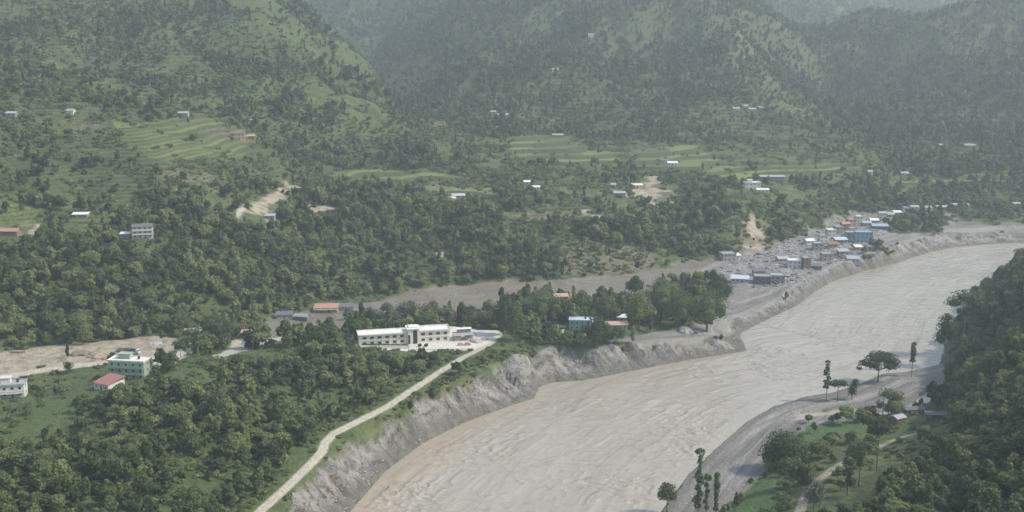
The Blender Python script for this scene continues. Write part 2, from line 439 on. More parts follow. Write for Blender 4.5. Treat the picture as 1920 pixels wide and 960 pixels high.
z_light = zone([[(1330, 30), (1400, 84), (1470, 150), (1520, 192), (1565, 240), (1520, 240), (1450, 205), (1370, 125), (1315, 60)],
    [(230, 60), (300, 90), (360, 140), (330, 150), (240, 110)], [(180, 150), (300, 165), (330, 205), (220, 205)], [(50, 150), (130, 160), (150, 195), (60, 190)]], 4)
roadm = np.clip((2.3 - dRoad) / 0.7, 0, 1)
pathm = np.clip((2.5 - dPath) / 0.8, 0, 1)

# ---------------------------------------------------------------- relief: gullies, terraces, rills of the eroded bank
slope_zone = np.clip((GY - 780) / 350, 0, 1) * np.clip((ZB - 58) / 60, 0, 1)
flat = np.maximum.reduce([z_field * 0.8, z_mud, z_rmud, z_yard, z_dirt * 0.5, roadm])
rid = 1 - np.abs(2 * fbm(GX / 260 + 3.1, GY / 260, 5, 4) - 1) * 2
Z = Z + slope_zone * ((rid - 0.55) * 40 + (fbm(GX / 70, GY / 70, 9, 4) - 0.5) * 24) * (1 - flat)
farz = np.clip((GY - 1900) / 900, 0, 1)
rid2 = 1 - np.abs(2 * fbm(GX / 620 + 1.7, GY / 620, 15, 4) - 1) * 2
Z = Z + farz * (rid2 - 0.5) * 170
nearwild = (1 - flat) * np.clip((np.minimum(dL, dR) - 4) / 20, 0, 1) * np.clip(np.minimum(dRoad, dPath) / 10 - 0.4, 0, 1) * (1 - z_cliff) * (1 - z_yard)
Z = Z + nearwild * ((fbm(GX / 34, GY / 34, 21, 4) - 0.5) * 5.0 + (fbm(GX / 9, GY / 9, 25, 2) - 0.5) * 1.4)
# terraces
z_woodish = zone([[(-80, 430), (230, 440), (440, 400), (530, 345), (690, 342), (850, 392), (1080, 412), (1270, 372), (1470, 375), (1840, 335), (1960, 340), (1960, 385), (1600, 405), (1170, 515), (700, 560), (400, 612), (-80, 650)]], 2)
terr2 = np.clip((fbm(GX / 150, GY / 150, 88, 3) - 0.36) * 8, 0, .9) * (GY > 860) * (GY < 2000) * (ZB > 48) * (1 - .7 * np.clip((blur(ZB, 30) - ZB) / 4, 0, 1)) * (1 - z_woodish)
terr = np.maximum(terr2, np.clip(np.maximum(z_field, z_brown * .7) + zone([[(-30, 262), (190, 262), (230, 300), (290, 340), (250, 360), (-30, 350)], [(900, 375), (1110, 380), (1080, 400), (900, 395)], [(850, 195), (1010, 190), (1030, 225), (880, 240)],
    [(30, 110), (170, 110), (160, 150), (30, 150)], [(1700, 258), (1890, 262), (1890, 315), (1720, 310)], [(1350, 195), (1440, 195), (1500, 240), (1380, 240)]], 3), 0, 1) * (1 - z_paddy) * (GY > 560))
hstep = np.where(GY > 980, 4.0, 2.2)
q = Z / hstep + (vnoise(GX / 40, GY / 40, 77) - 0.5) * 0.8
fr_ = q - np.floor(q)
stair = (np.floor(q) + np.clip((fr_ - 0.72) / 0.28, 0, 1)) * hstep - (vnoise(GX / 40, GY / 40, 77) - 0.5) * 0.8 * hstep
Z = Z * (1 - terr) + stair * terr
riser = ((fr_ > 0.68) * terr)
plotid = _h(np.floor(q) + 0.0 * GX, np.floor((GX + 25 * vnoise(GX / 50, GY / 50, 3)) / (35 + 20 * _h(np.floor(q), np.floor(q), 2))), 5)
# eroded bank: rills running down to the water, blocks and slumps
w = z_cliff * np.clip(dL / 5, 0, 1)
rill = np.abs(vnoise(sL / 7.5 + dL / 40, dL / 60, 31) - 0.5) * 2
rill2 = np.abs(vnoise(sL / 3.1 + dL / 24, dL / 22, 35) - 0.5) * 2
Z = Z + w * ((rill - 0.5) * 10.0 * np.clip(ZB / 12, 0.3, 1) + (rill2 - 0.5) * 2.0 + (fbm(GX / 5, GY / 5, 33, 3) - 0.5) * 2.8)
z_tv = zone([[(1655, 428), (1700, 408), (1765, 403), (1785, 412), (1770, 430), (1700, 442)], [(1780, 398), (1850, 402), (1880, 418), (1800, 412)]], 2)
z_mud = z_mud * (1 - .8 * z_tv)
mudall = np.maximum(z_mud, z_rmud)
Z = Z + mudall * ((fbm(GX / 16, GY / 16, 61, 4) - 0.5) * 1.6) + z_town * (fbm(GX / 7, GY / 7, 63, 3) - 0.5) * 2.2
Z = Z + z_dirt * np.clip(GY - 650, 0, 1) * 0 + z_dirt * (fbm(GX / 12, GY / 12, 64, 3) - 0.5) * 2.0 * (1 - z_track)
# banked edge of the right flood plain, channels
Z = np.where(z_rmud > 0.3, np.maximum(Z + 0.25, 0.45 + 0.5 * fbm(GX / 10, GY / 10, 71, 2)), Z)
# channel lines of standing water on the right flood plain
chan = np.clip(1 - np.abs(fbm(GX / 30 + GY / 45, (GY - GX) / 90, 73, 2) - 0.5) * 18, 0, 1) * z_rmud
pond = zone([[(1690, 775), (1712, 752), (1740, 728), (1768, 722), (1774, 745), (1768, 772), (1730, 778)], [(1500, 772), (1600, 762), (1640, 768), (1560, 778), (1480, 790)]], 1)
Z = np.where(pond * z_rmud > 0.4, 0.0, Z)
Z = np.where(roadm > 0, sample(ZB, GX, GY) * roadm + Z * (1 - roadm), Z)
Z = np.where(z_yard > 0, Z * (1 - z_yard) + 18.0 * z_yard, Z)
dsh = np.minimum(dL, dR)
Z = np.where(inriver, -np.minimum(3.0, dsh * 0.35), np.maximum(Z, np.minimum(0.35 + dsh * 0.15, 1.0)) if True else Z)
Z = np.where(pond * z_rmud > 0.4, np.where(inriver, Z, -0.25), Z)
RAISED = Z

# fields of the flat yard levels etc. are done; slope and hollow maps
Zb = blur(Z, 30)
hollow = np.clip((Zb - Z) / 6, -1, 1)

# ---------------------------------------------------------------- tree cover map (0..1)
cov_patch = fbm(GX / 95, GY / 95, 101, 3)
cov_fine = fbm(GX / 26, GY / 26, 107, 3)
hill = np.clip(0.50 + hollow * 0.35 + (cov_patch - 0.5) * 2.6 + (cov_fine - 0.5) * 1.2, 0.04, 1.0)
farc = np.clip(1.0 + (cov_patch - 0.5) * 1.6 + hollow * 0.2, 0.1, 1)
wf = np.clip((GY - 1250) / 350, 0, 1)
cover = hill * (1 - wf) + farc * wf
lefthill = (GX < -0.12 * GY) & (GY > 950) & (GY < 1700)
cover = np.where(lefthill, np.clip(0.42 + hollow * 0.4 + (cov_patch - 0.5) * 3 + (cov_fine - .5) * 1.4, 0.05, 1), cover)
z_wood = zone([
    [(-200, 900), (60, 850), (170, 772), (300, 712), (360, 690), (650, 655), (700, 662), (870, 664), (800, 705), (700, 768), (612, 815), (592, 850), (480, 945), (400, 1100), (-100, 1100)],
    [(-80, 460), (140, 470), (230, 462), (300, 460), (330, 440), (400, 412), (440, 415), (530, 432), (560, 470), (640, 520), (720, 550), (600, 566), (500, 592), (440, 612), (300, 606), (150, 626), (0, 640), (-80, 645)],
    [(520, 385), (600, 345), (690, 345), (790, 370), (850, 395), (950, 410), (1080, 415), (1200, 415), (1235, 440), (1235, 480), (1170, 505), (900, 524), (700, 556), (600, 500), (570, 450)],
    [(1270, 372), (1330, 350), (1365, 370), (1390, 395), (1470, 378), (1580, 352), (1840, 338), (1960, 345), (1960, 378), (1800, 384), (1600, 392), (1530, 422), (1440, 460), (1390, 470), (1270, 486), (1230, 430)],
    [(925, 600), (970, 575), (1060, 575), (1190, 558), (1250, 540), (1352, 528), (1368, 600), (1345, 622), (1200, 615), (1150, 640), (1000, 648), (985, 665), (960, 650), (945, 625)],
    [(1785, 600), (1860, 540), (1920, 490), (2300, 470), (2300, 1100), (1650, 1100), (1640, 975), (1690, 890), (1800, 815), (1768, 790), (1774, 700)],
    [(540, 230), (640, 215), (760, 262), (900, 300), (930, 330), (860, 312), (640, 312), (560, 300), (500, 270)],
    [(380, 95), (480, 100), (600, 160), (560, 240), (450, 230), (400, 190)],
    ], 2)
cover = np.maximum(cover, z_wood * (0.24 + 0.72 * (cov_fine > np.where((GX > -170) & (GY > 800), 0.52, np.where(GY > 640, 0.47, 0.42)))))
grassr = zone([[(1500, 835), (1640, 800), (1770, 782), (1815, 805), (1770, 855), (1680, 915), (1600, 990), (1480, 1040), (1440, 1000), (1460, 900)]], 3)
cover = cover * (1 - 0.88 * grassr)
z_open = zone([[(-30, 255), (250, 240), (450, 300), (430, 400), (230, 438), (-30, 445)], [(930, 250), (1300, 270), (1340, 350), (1220, 420), (1000, 412), (940, 340)], [(560, 320), (900, 300), (950, 400), (800, 395), (590, 345)]], 4)
cover = cover * (1 - .45 * z_open)
z_ridge = zone([[(545, 438), (600, 468), (705, 528), (695, 545), (600, 503), (535, 458)], [(570, 515), (650, 530), (640, 550), (570, 540)]], 2)
cover = cover * (1 - .75 * z_ridge) * np.where((GY < 610) & (GX < 0), .86, 1)
clear = np.maximum.reduce([z_field * 0.94, z_brown * 0.85, z_dirt * 0.93, z_mud, z_rmud, z_cliff, z_yard, z_bare * 0.8, z_light * 0.45, terr * 0.38])
cover = cover * (1 - clear)
tveg = zone([[(1655, 428), (1700, 408), (1765, 403), (1785, 412), (1770, 430), (1700, 442)], [(1780, 398), (1850, 402), (1880, 418), (1800, 412)], [(1600, 470), (1650, 455), (1660, 475), (1620, 485)]], 2)
cover = np.maximum(cover, tveg * 0.55)
cover = np.where(inriver | (dRoad < 6.5) | (dPath < 4) | (dsh < 3), 0, cover)
banktop = zone([[(985, 640), (1000, 655), (940, 700), (870, 728), (760, 760), (690, 800), (700, 790), (880, 680), (940, 640)]], 1, False)
cover = cover * (1 - banktop * 0.75)

# ---------------------------------------------------------------- ground sheet
me = bpy.data.meshes.new("terrain")
nv = NR * NU
co = np.empty((nv, 3), np.float32)
co[:, 0] = GX.ravel(); co[:, 1] = GY.ravel(); co[:, 2] = Z.ravel()
idx = np.arange(nv).reshape(NR, NU)
quads = np.stack([idx[:-1, :-1], idx[:-1, 1:], idx[1:, 1:], idx[1:, :-1]], -1).reshape(-1, 4)
# apron behind and under the viewpoint so the sheet goes on when seen from the side
me.vertices.add(nv)
me.vertices.foreach_set("co", co.ravel())
me.loops.add(quads.size)
me.loops.foreach_set("vertex_index", quads.ravel().astype(np.int32))
me.polygons.add(len(quads))
me.polygons.foreach_set("loop_start", np.arange(0, quads.size, 4, dtype=np.int32))
me.update(calc_edges=True)
me.shade_smooth()
def vattr(name, a):
    at = me.attributes.new(name, 'FLOAT', 'POINT')
    at.data.foreach_set("value", np.clip(a, 0, 1).astype(np.float32).ravel())
rocky = np.maximum(z_cliff, 0)
for nme, arr in (("mud", mudall), ("rock", rocky), ("dirt", np.maximum(z_dirt, pathm * 0.9)), ("field", z_field), ("paddy", z_paddy), ("brown", np.maximum(z_brown, z_bare * 0.8)), ("wood", np.maximum.reduce([z_wood, np.clip(cover * 1.3 - 0.2, 0, 1), 0.5 * np.clip((GY - 1150) / 300, 0, 1) * (1 - z_field)])),
                 ("pale", np.maximum.reduce([z_yard, z_track, roadm])), ("riser", riser), ("plot", plotid * terr), ("light", z_light), ("wet", np.clip(1.6 - dsh / 4.0, 0, 1) * np.maximum(rocky, mudall)), ("rut", np.where(roadm > 0, np.clip(1 - dRoad / 0.7, 0, 1), 0)), ("town", z_town), ("paved", z_yard)):
    vattr(nme, arr)
left_ = dL < dR
for nme, arr in (("bank_along", np.where(left_, sL, sR)), ("bank_across", np.minimum(dsh, 400))):
    at = me.attributes.new(nme, 'FLOAT', 'POINT'); at.data.foreach_set("value", arr.astype(np.float32).ravel())

def newmat(name):
    m = bpy.data.materials.new(name)
    m.use_nodes = True
    nt = m.node_tree
    nt.nodes.clear()
    out = nt.nodes.new("ShaderNodeOutputMaterial")
    b = nt.nodes.new("ShaderNodeBsdfPrincipled")
    nt.links.new(b.outputs[0], out.inputs[0])
    return m, nt, b
class NT:
    def __init__(s, nt): s.nt = nt
    def n(s, t): return s.nt.nodes.new(t)
    def l(s, a, b): s.nt.links.new(a, b)
    def attr(s, name):
        a = s.n("ShaderNodeAttribute"); a.attribute_name = name; return a.outputs["Fac"]
    def noise(s, scale, detail=4, rough=0.55, vec=None, dist=0.0):
        a = s.n("ShaderNodeTexNoise"); a.inputs["Scale"].default_value = scale; a.inputs["Detail"].default_value = detail; a.inputs["Roughness"].default_value = rough; a.inputs["Distortion"].default_value = dist
        if vec is not None: s.l(vec, a.inputs["Vector"])
        return a.outputs["Fac"]
    def ramp(s, fac, stops):
        a = s.n("ShaderNodeValToRGB"); e = a.color_ramp.elements
        e[0].position, e[0].color = stops[0][0], (*stops[0][1], 1)
        e[1].position, e[1].color = stops[-1][0], (*stops[-1][1], 1)
        for p, c in stops[1:-1]:
            k = e.new(p); k.color = (*c, 1)
        s.l(fac, a.inputs[0]); return a.outputs[0]
    def mix(s, fac, a, b, mode='MIX'):
        m = s.n("ShaderNodeMix"); m.data_type = 'RGBA'; m.blend_type = mode
        for sock, v in ((m.inputs["Factor"], fac), (m.inputs[6], a), (m.inputs[7], b)):
            if isinstance(v, (int, float)): sock.default_value = v
            elif isinstance(v, tuple): sock.default_value = (*v, 1)
            else: s.l(v, sock)
        return m.outputs[2]
    def math(s, op, a, b=0.0, c=None):
        m = s.n("ShaderNodeMath"); m.operation = op
        for k, v in enumerate((a, b, c)):
            if v is None: continue
            if isinstance(v, (int, float)): m.inputs[k].default_value = v
            else: s.l(v, m.inputs[k])
        return m.outputs[0]
    def geo(s): return s.n("ShaderNodeNewGeometry")
    def bump(s, h, dist, strength=1.0):
        b = s.n("ShaderNodeBump"); b.inputs["Distance"].default_value = dist; b.inputs["Strength"].default_value = strength
        s.l(h, b.inputs["Height"]); return b.outputs[0]

gm, nt, pb = newmat("ground")
N = NT(nt)
pos = N.geo().outputs["Position"]
n1 = N.noise(0.035, 6, 0.6, pos); n2 = N.noise(0.3, 5, 0.6, pos); n3 = N.noise(1.1, 3, 0.6, pos); n4 = N.noise(0.009, 4, 0.55, pos)
grass = N.ramp(N.math('ADD', N.math('MULTIPLY', n1, 0.6), N.math('MULTIPLY', n2, 0.4)), [(0.3, (0.050, 0.072, 0.025)), (0.5, (0.09, 0.115, 0.037)), (0.68, (0.135, 0.15, 0.054))])
clump = N.noise(0.11, 4, 0.65, pos)
grass = N.mix(N.math("MULTIPLY", N.ramp(clump, [(0.45, (0, 0, 0)), (0.55, (1, 1, 1))]), 0.75), grass, N.ramp(n2, [(0.3, (0.032, 0.05, 0.022)), (0.7, (0.06, 0.085, 0.034))]))
scrubbrown = N.ramp(n2, [(0.3, (0.075, 0.075, 0.04)), (0.7, (0.14, 0.125, 0.075))])
grass = N.mix(N.math('MULTIPLY', N.ramp(n4, [(0.5, (0, 0, 0)), (0.62, (1, 1, 1))]), 0.35), grass, scrubbrown)
woodc = N.ramp(n2, [(0.3, (0.04, 0.062, 0.024)), (0.7, (0.09, 0.12, 0.042))])
c = N.mix(N.attr("wood"), grass, woodc)
lightc = N.ramp(n2, [(0.3, (0.085, 0.11, 0.04)), (0.7, (0.15, 0.17, 0.07))])
c = N.mix(N.math("MULTIPLY", N.attr("light"), 0.7), c, lightc)
plot = N.attr("plot")
fieldc = N.ramp(N.math('ADD', N.math('MULTIPLY', plot, 0.75), N.math('MULTIPLY', n2, 0.25)), [(0.1, (0.07, 0.10, 0.034)), (0.4, (0.10, 0.14, 0.042)), (0.7, (0.155, 0.185, 0.058)), (0.95, (0.17, 0.165, 0.075))])
c = N.mix(N.attr("field"), c, fieldc)
c = N.mix(N.attr("paddy"), c, N.ramp(n3, [(0.3, (0.055, 0.10, 0.032)), (0.7, (0.08, 0.135, 0.042))]))
brownc = N.ramp(n2, [(0.3, (0.09, 0.09, 0.05)), (0.7, (0.20, 0.165, 0.115))])
c = N.mix(N.attr("brown"), c, brownc)
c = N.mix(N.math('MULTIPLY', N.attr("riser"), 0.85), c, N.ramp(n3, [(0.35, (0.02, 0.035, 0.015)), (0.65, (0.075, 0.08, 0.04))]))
dirtc = N.ramp(N.noise(0.16, 6, 0.65, pos), [(0.3, (0.20, 0.155, 0.115)), (0.48, (0.34, 0.285, 0.225)), (0.62, (0.44, 0.385, 0.32)), (0.72, (0.20, 0.19, 0.12))])
c = N.mix(N.math("MULTIPLY", N.attr("dirt"), 0.8), c, dirtc)
mudc = N.ramp(N.math('ADD', N.math('MULTIPLY', N.noise(0.05, 7, 0.65, pos, 1.2), 0.6), N.math('MULTIPLY', n3, 0.4)), [(0.3, (0.105, 0.088, 0.068)), (0.48, (0.165, 0.143, 0.114)), (0.64, (0.235, 0.21, 0.175))])
cb = N.n("ShaderNodeCombineXYZ")
N.l(N.math('MULTIPLY', N.attr("bank_along"), 0.014), cb.inputs[0]); N.l(N.math('MULTIPLY', N.attr("bank_across"), 0.16), cb.inputs[1])
strk = N.noise(1.0, 5, 0.65, cb.outputs[0], 0.8)
mudc = N.mix(N.math('MULTIPLY', N.math('LESS_THAN', N.attr("bank_across"), 90.0), 0.75), mudc, N.ramp(strk, [(0.36, (0.10, 0.095, 0.085)), (0.48, (0.175, 0.168, 0.155)), (0.58, (0.25, 0.245, 0.23)), (0.70, (0.36, 0.35, 0.33))]))
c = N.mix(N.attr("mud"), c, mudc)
towns = N.ramp(N.noise(0.5, 4, 0.8, pos), [(0.38, (0.09, 0.085, 0.08)), (0.5, (0.20, 0.19, 0.18)), (0.62, (0.30, 0.295, 0.28))])
c = N.mix(N.math('MULTIPLY', N.attr("town"), 0.6), c, towns)
rockn = N.noise(0.22, 8, 0.7, pos, 0.6)
rockc = N.ramp(rockn, [(0.36, (0.07, 0.066, 0.06)), (0.45, (0.17, 0.162, 0.15)), (0.58, (0.31, 0.302, 0.283)), (0.72, (0.185, 0.17, 0.148))])
redn = N.ramp(N.noise(0.045, 3, 0.5, pos), [(0.62, (0, 0, 0)), (0.70, (1, 1, 1))])
cr = N.n("ShaderNodeCombineXYZ")
N.l(N.math('ADD', N.math('MULTIPLY', N.attr("bank_along"), 0.10), N.math('MULTIPLY', N.attr("bank_across"), 0.06)), cr.inputs[0]); N.l(N.math('MULTIPLY', N.attr("bank_across"), 0.03), cr.inputs[1])
crack = N.noise(1.0, 6, 0.7, cr.outputs[0], 0.5)
rockc = N.mix(N.math('MULTIPLY', N.ramp(crack, [(0.40, (1, 1, 1)), (0.47, (0, 0, 0))]), 0.85), rockc, (0.10, 0.095, 0.08))
rockc = N.mix(N.math('MULTIPLY', N.ramp(crack, [(0.55, (0, 0, 0)), (0.66, (1, 1, 1))]), 0.6), rockc, (0.35, 0.342, 0.322))
rockc = N.mix(N.math('MULTIPLY', redn, 0.6), rockc, (0.25, 0.165, 0.115))
c = N.mix(N.attr("rock"), c, rockc)
c = N.mix(N.math('MULTIPLY', N.attr("wet"), 0.7), c, (0.11, 0.105, 0.095))
palec = N.ramp(N.noise(0.4, 5, 0.6, pos), [(0.3, (0.33, 0.30, 0.245)), (0.6, (0.46, 0.43, 0.36))])
palec = N.mix(N.math('MULTIPLY', N.attr("rut"), 0.35), palec, (0.30, 0.29, 0.19))
c = N.mix(N.attr("pale"), c, palec)
c = N.mix(N.attr("paved"), c, N.ramp(n3, [(0.3, (0.46, 0.44, 0.39)), (0.6, (0.62, 0.60, 0.54))]))
N.l(c, pb.inputs["Base Color"])
N.l(N.mix(N.math("MULTIPLY", N.attr("mud"), N.math("SUBTRACT", 1.0, strk)), (0.95, 0.95, 0.95), (0.25, 0.25, 0.25)), pb.inputs["Roughness"])
pb.inputs["Specular IOR Level"].default_value = 0.3
hh = N.math('ADD', N.math('MULTIPLY', n2, 1.0), N.math('MULTIPLY', n3, 0.5))
hh = N.math("ADD", hh, N.math("MULTIPLY", N.math("MULTIPLY", rockn, 1.3), N.attr("rock")))
N.l(N.bump(hh, 1.8, 0.85), pb.inputs["Normal"])
MUDFREE = tveg
terrain = tag(link_mesh("terrain", me, gm), "green terraced valley sides, grey silt banks and eroded cliff", "terrain", kind="structure")

# ---------------------------------------------------------------- river
def river_mesh():
    r1 = int(np.searchsorted(ys, 1390))
    sub = np.zeros(Z.shape, bool)
    sub[:r1] = blur((inriver | (pond * z_rmud > 0.2)).astype(float), 3)[:r1] > 0.01
    cell = sub[:-1, :-1] | sub[1:, :-1] | sub[:-1, 1:] | sub[1:, 1:]
    cell2 = np.repeat(np.repeat(cell, 2, 0), 2, 1)          # twice as fine as the ground sheet
    NC2 = 2 * NU - 1
    rr_, cc_ = np.nonzero(cell2)
    i0 = rr_ * NC2 + cc_
    q = np.stack([i0, i0 + 1, i0 + NC2 + 1, i0 + NC2], -1)
    u, inv = np.unique(q.ravel(), return_inverse=True)
    rf, cf = (u // NC2) / 2.0, (u % NC2) / 2.0
    ri, ci = np.minimum(rf.astype(int), NR - 2), np.minimum(cf.astype(int), NU - 2)
    fr, fc = rf - ri, cf - ci
    def bl(A_): return (A_[ri, ci] * (1 - fc) + A_[ri, ci + 1] * fc) * (1 - fr) + (A_[ri + 1, ci] * (1 - fc) + A_[ri + 1, ci + 1] * fc) * fr
    X, Y = bl(GX), bl(GY)
    edge = np.clip(bl(dsh) / 10, 0, 1) * bl(inriver.astype(float))
    sflow, across = bl(sR), bl(dR)
    wob = 5 * fbm(X / 28, Y / 28, 203, 2)
    def crest(a_, b_, sd_): return (1 - np.abs(2 * vnoise(sflow / a_ + wob, across / b_ + X / 40, sd_) - 1)) ** 2.5
    rough = np.clip((fbm(X / 45, Y / 45, 209, 3) - .26) * 2.8, .38, 1.25)
    wv = crest(4.2, 5.0, 201) * .62 + crest(2.3, 3.0, 207) * .32 + (fbm(sflow / 12, across / 14, 205, 2) - .5) * .3
    zz = 0.02 + edge * rough * wv
    m = bpy.data.meshes.new("river")
    cv = np.stack([X, Y, zz], -1).astype(np.float32)
    m.vertices.add(len(u)); m.vertices.foreach_set("co", cv.ravel())
    m.loops.add(len(inv)); m.loops.foreach_set("vertex_index", inv.astype(np.int32).ravel())
    m.polygons.add(len(q)); m.polygons.foreach_set("loop_start", np.arange(0, len(inv.ravel()), 4, dtype=np.int32))
    m.update(calc_edges=True); m.shade_smooth()
    slack = bl(zone([[(640, 975), (700, 900), (800, 820), (1000, 740), (1000, 765), (900, 800), (840, 860), (760, 920), (760, 990), (600, 1100)]], 14, True))
    for nm_, arr_ in (("along", sflow), ("across", across), ("slack", slack)):
        at_ = m.attributes.new(nm_, 'FLOAT', 'POINT'); at_.data.foreach_set("value", arr_.astype(np.float32))
    print("river verts", len(u))
    return m
wm, nt, pb = newmat("silty_water")
N = NT(nt)
pos = N.geo().outputs["Position"]
comb = N.n("ShaderNodeCombineXYZ")
N.l(N.math('MULTIPLY', N.attr("along"), 0.26), comb.inputs[0]); N.l(N.math('MULTIPLY', N.attr("across"), 0.16), comb.inputs[1])
rip = N.noise(1.0, 5, 0.62, comb.outputs[0], 0.4)
comb2 = N.n("ShaderNodeCombineXYZ")
N.l(N.math('MULTIPLY', N.attr("along"), 0.012), comb2.inputs[0]); N.l(N.math('MULTIPLY', N.attr("across"), 0.07), comb2.inputs[1])
band = N.noise(1.0, 6, 0.6, comb2.outputs[0], 1.0)
wc = N.ramp(band, [(0.3, (0.275, 0.246, 0.200)), (0.5, (0.308, 0.278, 0.229)), (0.7, (0.338, 0.308, 0.258))])
wc = N.mix(N.math('MULTIPLY', N.attr("slack"), 0.8), wc, (0.34, 0.285, 0.22))
foam = N.ramp(rip, [(0.56, (0, 0, 0)), (0.68, (1, 1, 1))])
wc = N.mix(N.math('MULTIPLY', foam, 0.22), wc, (0.46, 0.45, 0.41))
dark = N.ramp(rip, [(0.33, (1, 1, 1)), (0.42, (0, 0, 0))])
wc = N.mix(N.math('MULTIPLY', dark, 0.3), wc, (0.14, 0.13, 0.105))
cl = N.n("ShaderNodeCombineXYZ")
N.l(N.math('MULTIPLY', N.attr("along"), 0.008), cl.inputs[0]); N.l(N.math('MULTIPLY', N.attr("across"), 0.11), cl.inputs[1])
line = N.noise(1.0, 7, 0.75, cl.outputs[0], 1.6)
wc = N.mix(N.math('MULTIPLY', N.ramp(line, [(0.38, (1, 1, 1)), (0.44, (0, 0, 0))]), 0.4), wc, (0.155, 0.145, 0.12))
N.l(wc, pb.inputs["Base Color"])
pb.inputs["Roughness"].default_value = 0.12
pb.inputs["Specular IOR Level"].default_value = 0.5
N.l(N.bump(N.math('ADD', N.math('MULTIPLY', rip, 0.8), N.math('MULTIPLY', N.noise(0.5, 4, 0.6, pos), 0.4)), 0.8, 0.75), pb.inputs["Normal"])
river = tag(link_mesh("river", river_mesh(), wm), "wide silty grey river in flood between mud banks", "river", kind="structure")

# ---------------------------------------------------------------- foliage and bark
def leafmat(name, dark, mid, light, vary=0.5):
    m, nt, b = newmat(name)
    N = NT(nt)
    pos = N.geo().outputs["Position"]
    oi = N.n("ShaderNodeObjectInfo")
    f = N.math('ADD', N.math('MULTIPLY', oi.outputs["Random"], vary), N.math('MULTIPLY', N.noise(0.9, 2, 0.5, pos), 1 - vary))
    c = N.ramp(f, [(0.22, dark), (0.5, mid), (0.8, light)])
    N.l(c, b.inputs["Base Color"])
    b.inputs["Roughness"].default_value = 0.7
    b.inputs["Specular IOR Level"].default_value = 0.3
    tr = N.n("ShaderNodeBsdfTranslucent"); N.l(c, tr.inputs[0])
    mx = N.n("ShaderNodeMixShader"); mx.inputs[0].default_value = 0.38
    N.l(b.outputs[0], mx.inputs[1]); N.l(tr.outputs[0], mx.inputs[2])
    out = [x for x in nt.nodes if x.type == 'OUTPUT_MATERIAL'][0]
    N.l(mx.outputs[0], out.inputs[0])
    return m
M_DARK = leafmat("dark_foliage", (0.042, 0.067, 0.030), (0.060, 0.092, 0.039), (0.082, 0.117, 0.048), 0.3)
M_MID = leafmat("green_foliage", (0.076, 0.112, 0.043), (0.106, 0.147, 0.056), (0.140, 0.178, 0.070), 0.3)
M_LITE = leafmat("light_foliage", (0.128, 0.160, 0.058), (0.170, 0.200, 0.075), (0.215, 0.238, 0.096), 0.3)
M_ALL = leafmat("mixed_foliage", (0.042, 0.067, 0.030), (0.100, 0.138, 0.054), (0.210, 0.235, 0.095), 0.75)
M_FAR = leafmat("hill_foliage", (0.052, 0.078, 0.036), (0.088, 0.122, 0.052), (0.155, 0.182, 0.078), 0.7)
def barkmat(name, a, b_):
    m, nt, b = newmat(name)
    N = NT(nt)
    N.l(N.ramp(N.noise(2.5, 4, 0.6, N.geo().outputs["Position"]), [(0.3, a), (0.7, b_)]), b.inputs["Base Color"])
    b.inputs["Roughness"].default_value = 0.9
    return m
M_BARK = barkmat("bark", (0.07, 0.055, 0.042), (0.16, 0.135, 0.11))
M_PALEBARK = barkmat("pale_bark", (0.16, 0.145, 0.125), (0.30, 0.28, 0.25))

rng = np.random.default_rng(11)
def crown_mesh(name, lobes, n, size, mat, core=True, seed=0):
    """leaf clumps spread over uneven lobes: each lobe is (x,y,z, rx,ry,rz)"""
    g = np.random.default_rng(seed)
    vol = np.array([l[3] * l[4] + l[3] * l[5] for l in lobes]); pr = vol / vol.sum()
    which = g.choice(len(lobes), n, p=pr)
    L = np.array(lobes)[which]
    d = g.normal(size=(n, 3)); d /= np.linalg.norm(d, axis=1)[:, None]
    d[:, 2] = np.where(d[:, 2] < -0.55, -d[:, 2], d[:, 2])
    rad = 0.62 + 0.5 * g.random(n) ** 0.7
    # uneven shell
    rad *= 0.86 + 0.28 * vnoise(d[:, 0] * 2.5 + L[:, 0] * 3, d[:, 1] * 2.5 + d[:, 2] * 2 + L[:, 2], seed + 3)
    p = L[:, :3] + d * L[:, 3:6] * rad[:, None]
    nrm = d * 0.8 + g.normal(size=(n, 3)) * 0.55 + np.array([0, 0, 0.25])
    nrm /= np.linalg.norm(nrm, axis=1)[:, None]
    t = np.cross(nrm, g.normal(size=(n, 3))); t /= np.linalg.norm(t, axis=1)[:, None]
    b = np.cross(nrm, t)
    s = size * (0.6 + 0.8 * g.random(n))[:, None]
    q = np.stack([p - t * s - b * s * .7, p + t * s * .8 - b * s * .8, p + t * s + b * s * .7, p - t * s * .7 + b * s * .9 - nrm * s * .35], 1).reshape(-1, 3)
    V = q; F = np.arange(4 * n).reshape(n, 4)
    verts = V.tolist(); faces = F.tolist()
    if core:
        bm = bmesh.new()
        for l in lobes:
            bmesh.ops.create_icosphere(bm, subdivisions=1, radius=1.0, matrix=Matrix.Translation(l[:3]) @ Matrix.Diagonal((l[3] * .66, l[4] * .66, l[5] * .66, 1)))
        k = len(verts)
        bm.verts.index_update()
        verts += [tuple(v.co) for v in bm.verts]
        faces += [[k + v.index for v in f.verts] for f in bm.faces]
        bm.free()
    m = bpy.data.meshes.new(name)
    m.from_pydata(verts, [], faces)
    m.materials.append(mat)
    m.update()
    return m
def lobes_round(seed, R_, H0, H1, k=7):
    g = random.Random(seed); out = [(0, 0, (H0 + H1) / 2 + .1 * (H1 - H0), R_ * .62, R_ * .62, (H1 - H0) * .42)]
    for i in range(k):
        a = 2 * math.pi * (i + g.uniform(-.3, .3)) / k; rr = R_ * g.uniform(.42, .68)
        z = H0 + (H1 - H0) * g.uniform(.25, .78); r = R_ * g.uniform(.32, .48)
        out.append((rr * math.cos(a), rr * math.sin(a), z, r, r, r * g.uniform(.7, .95)))
    return out
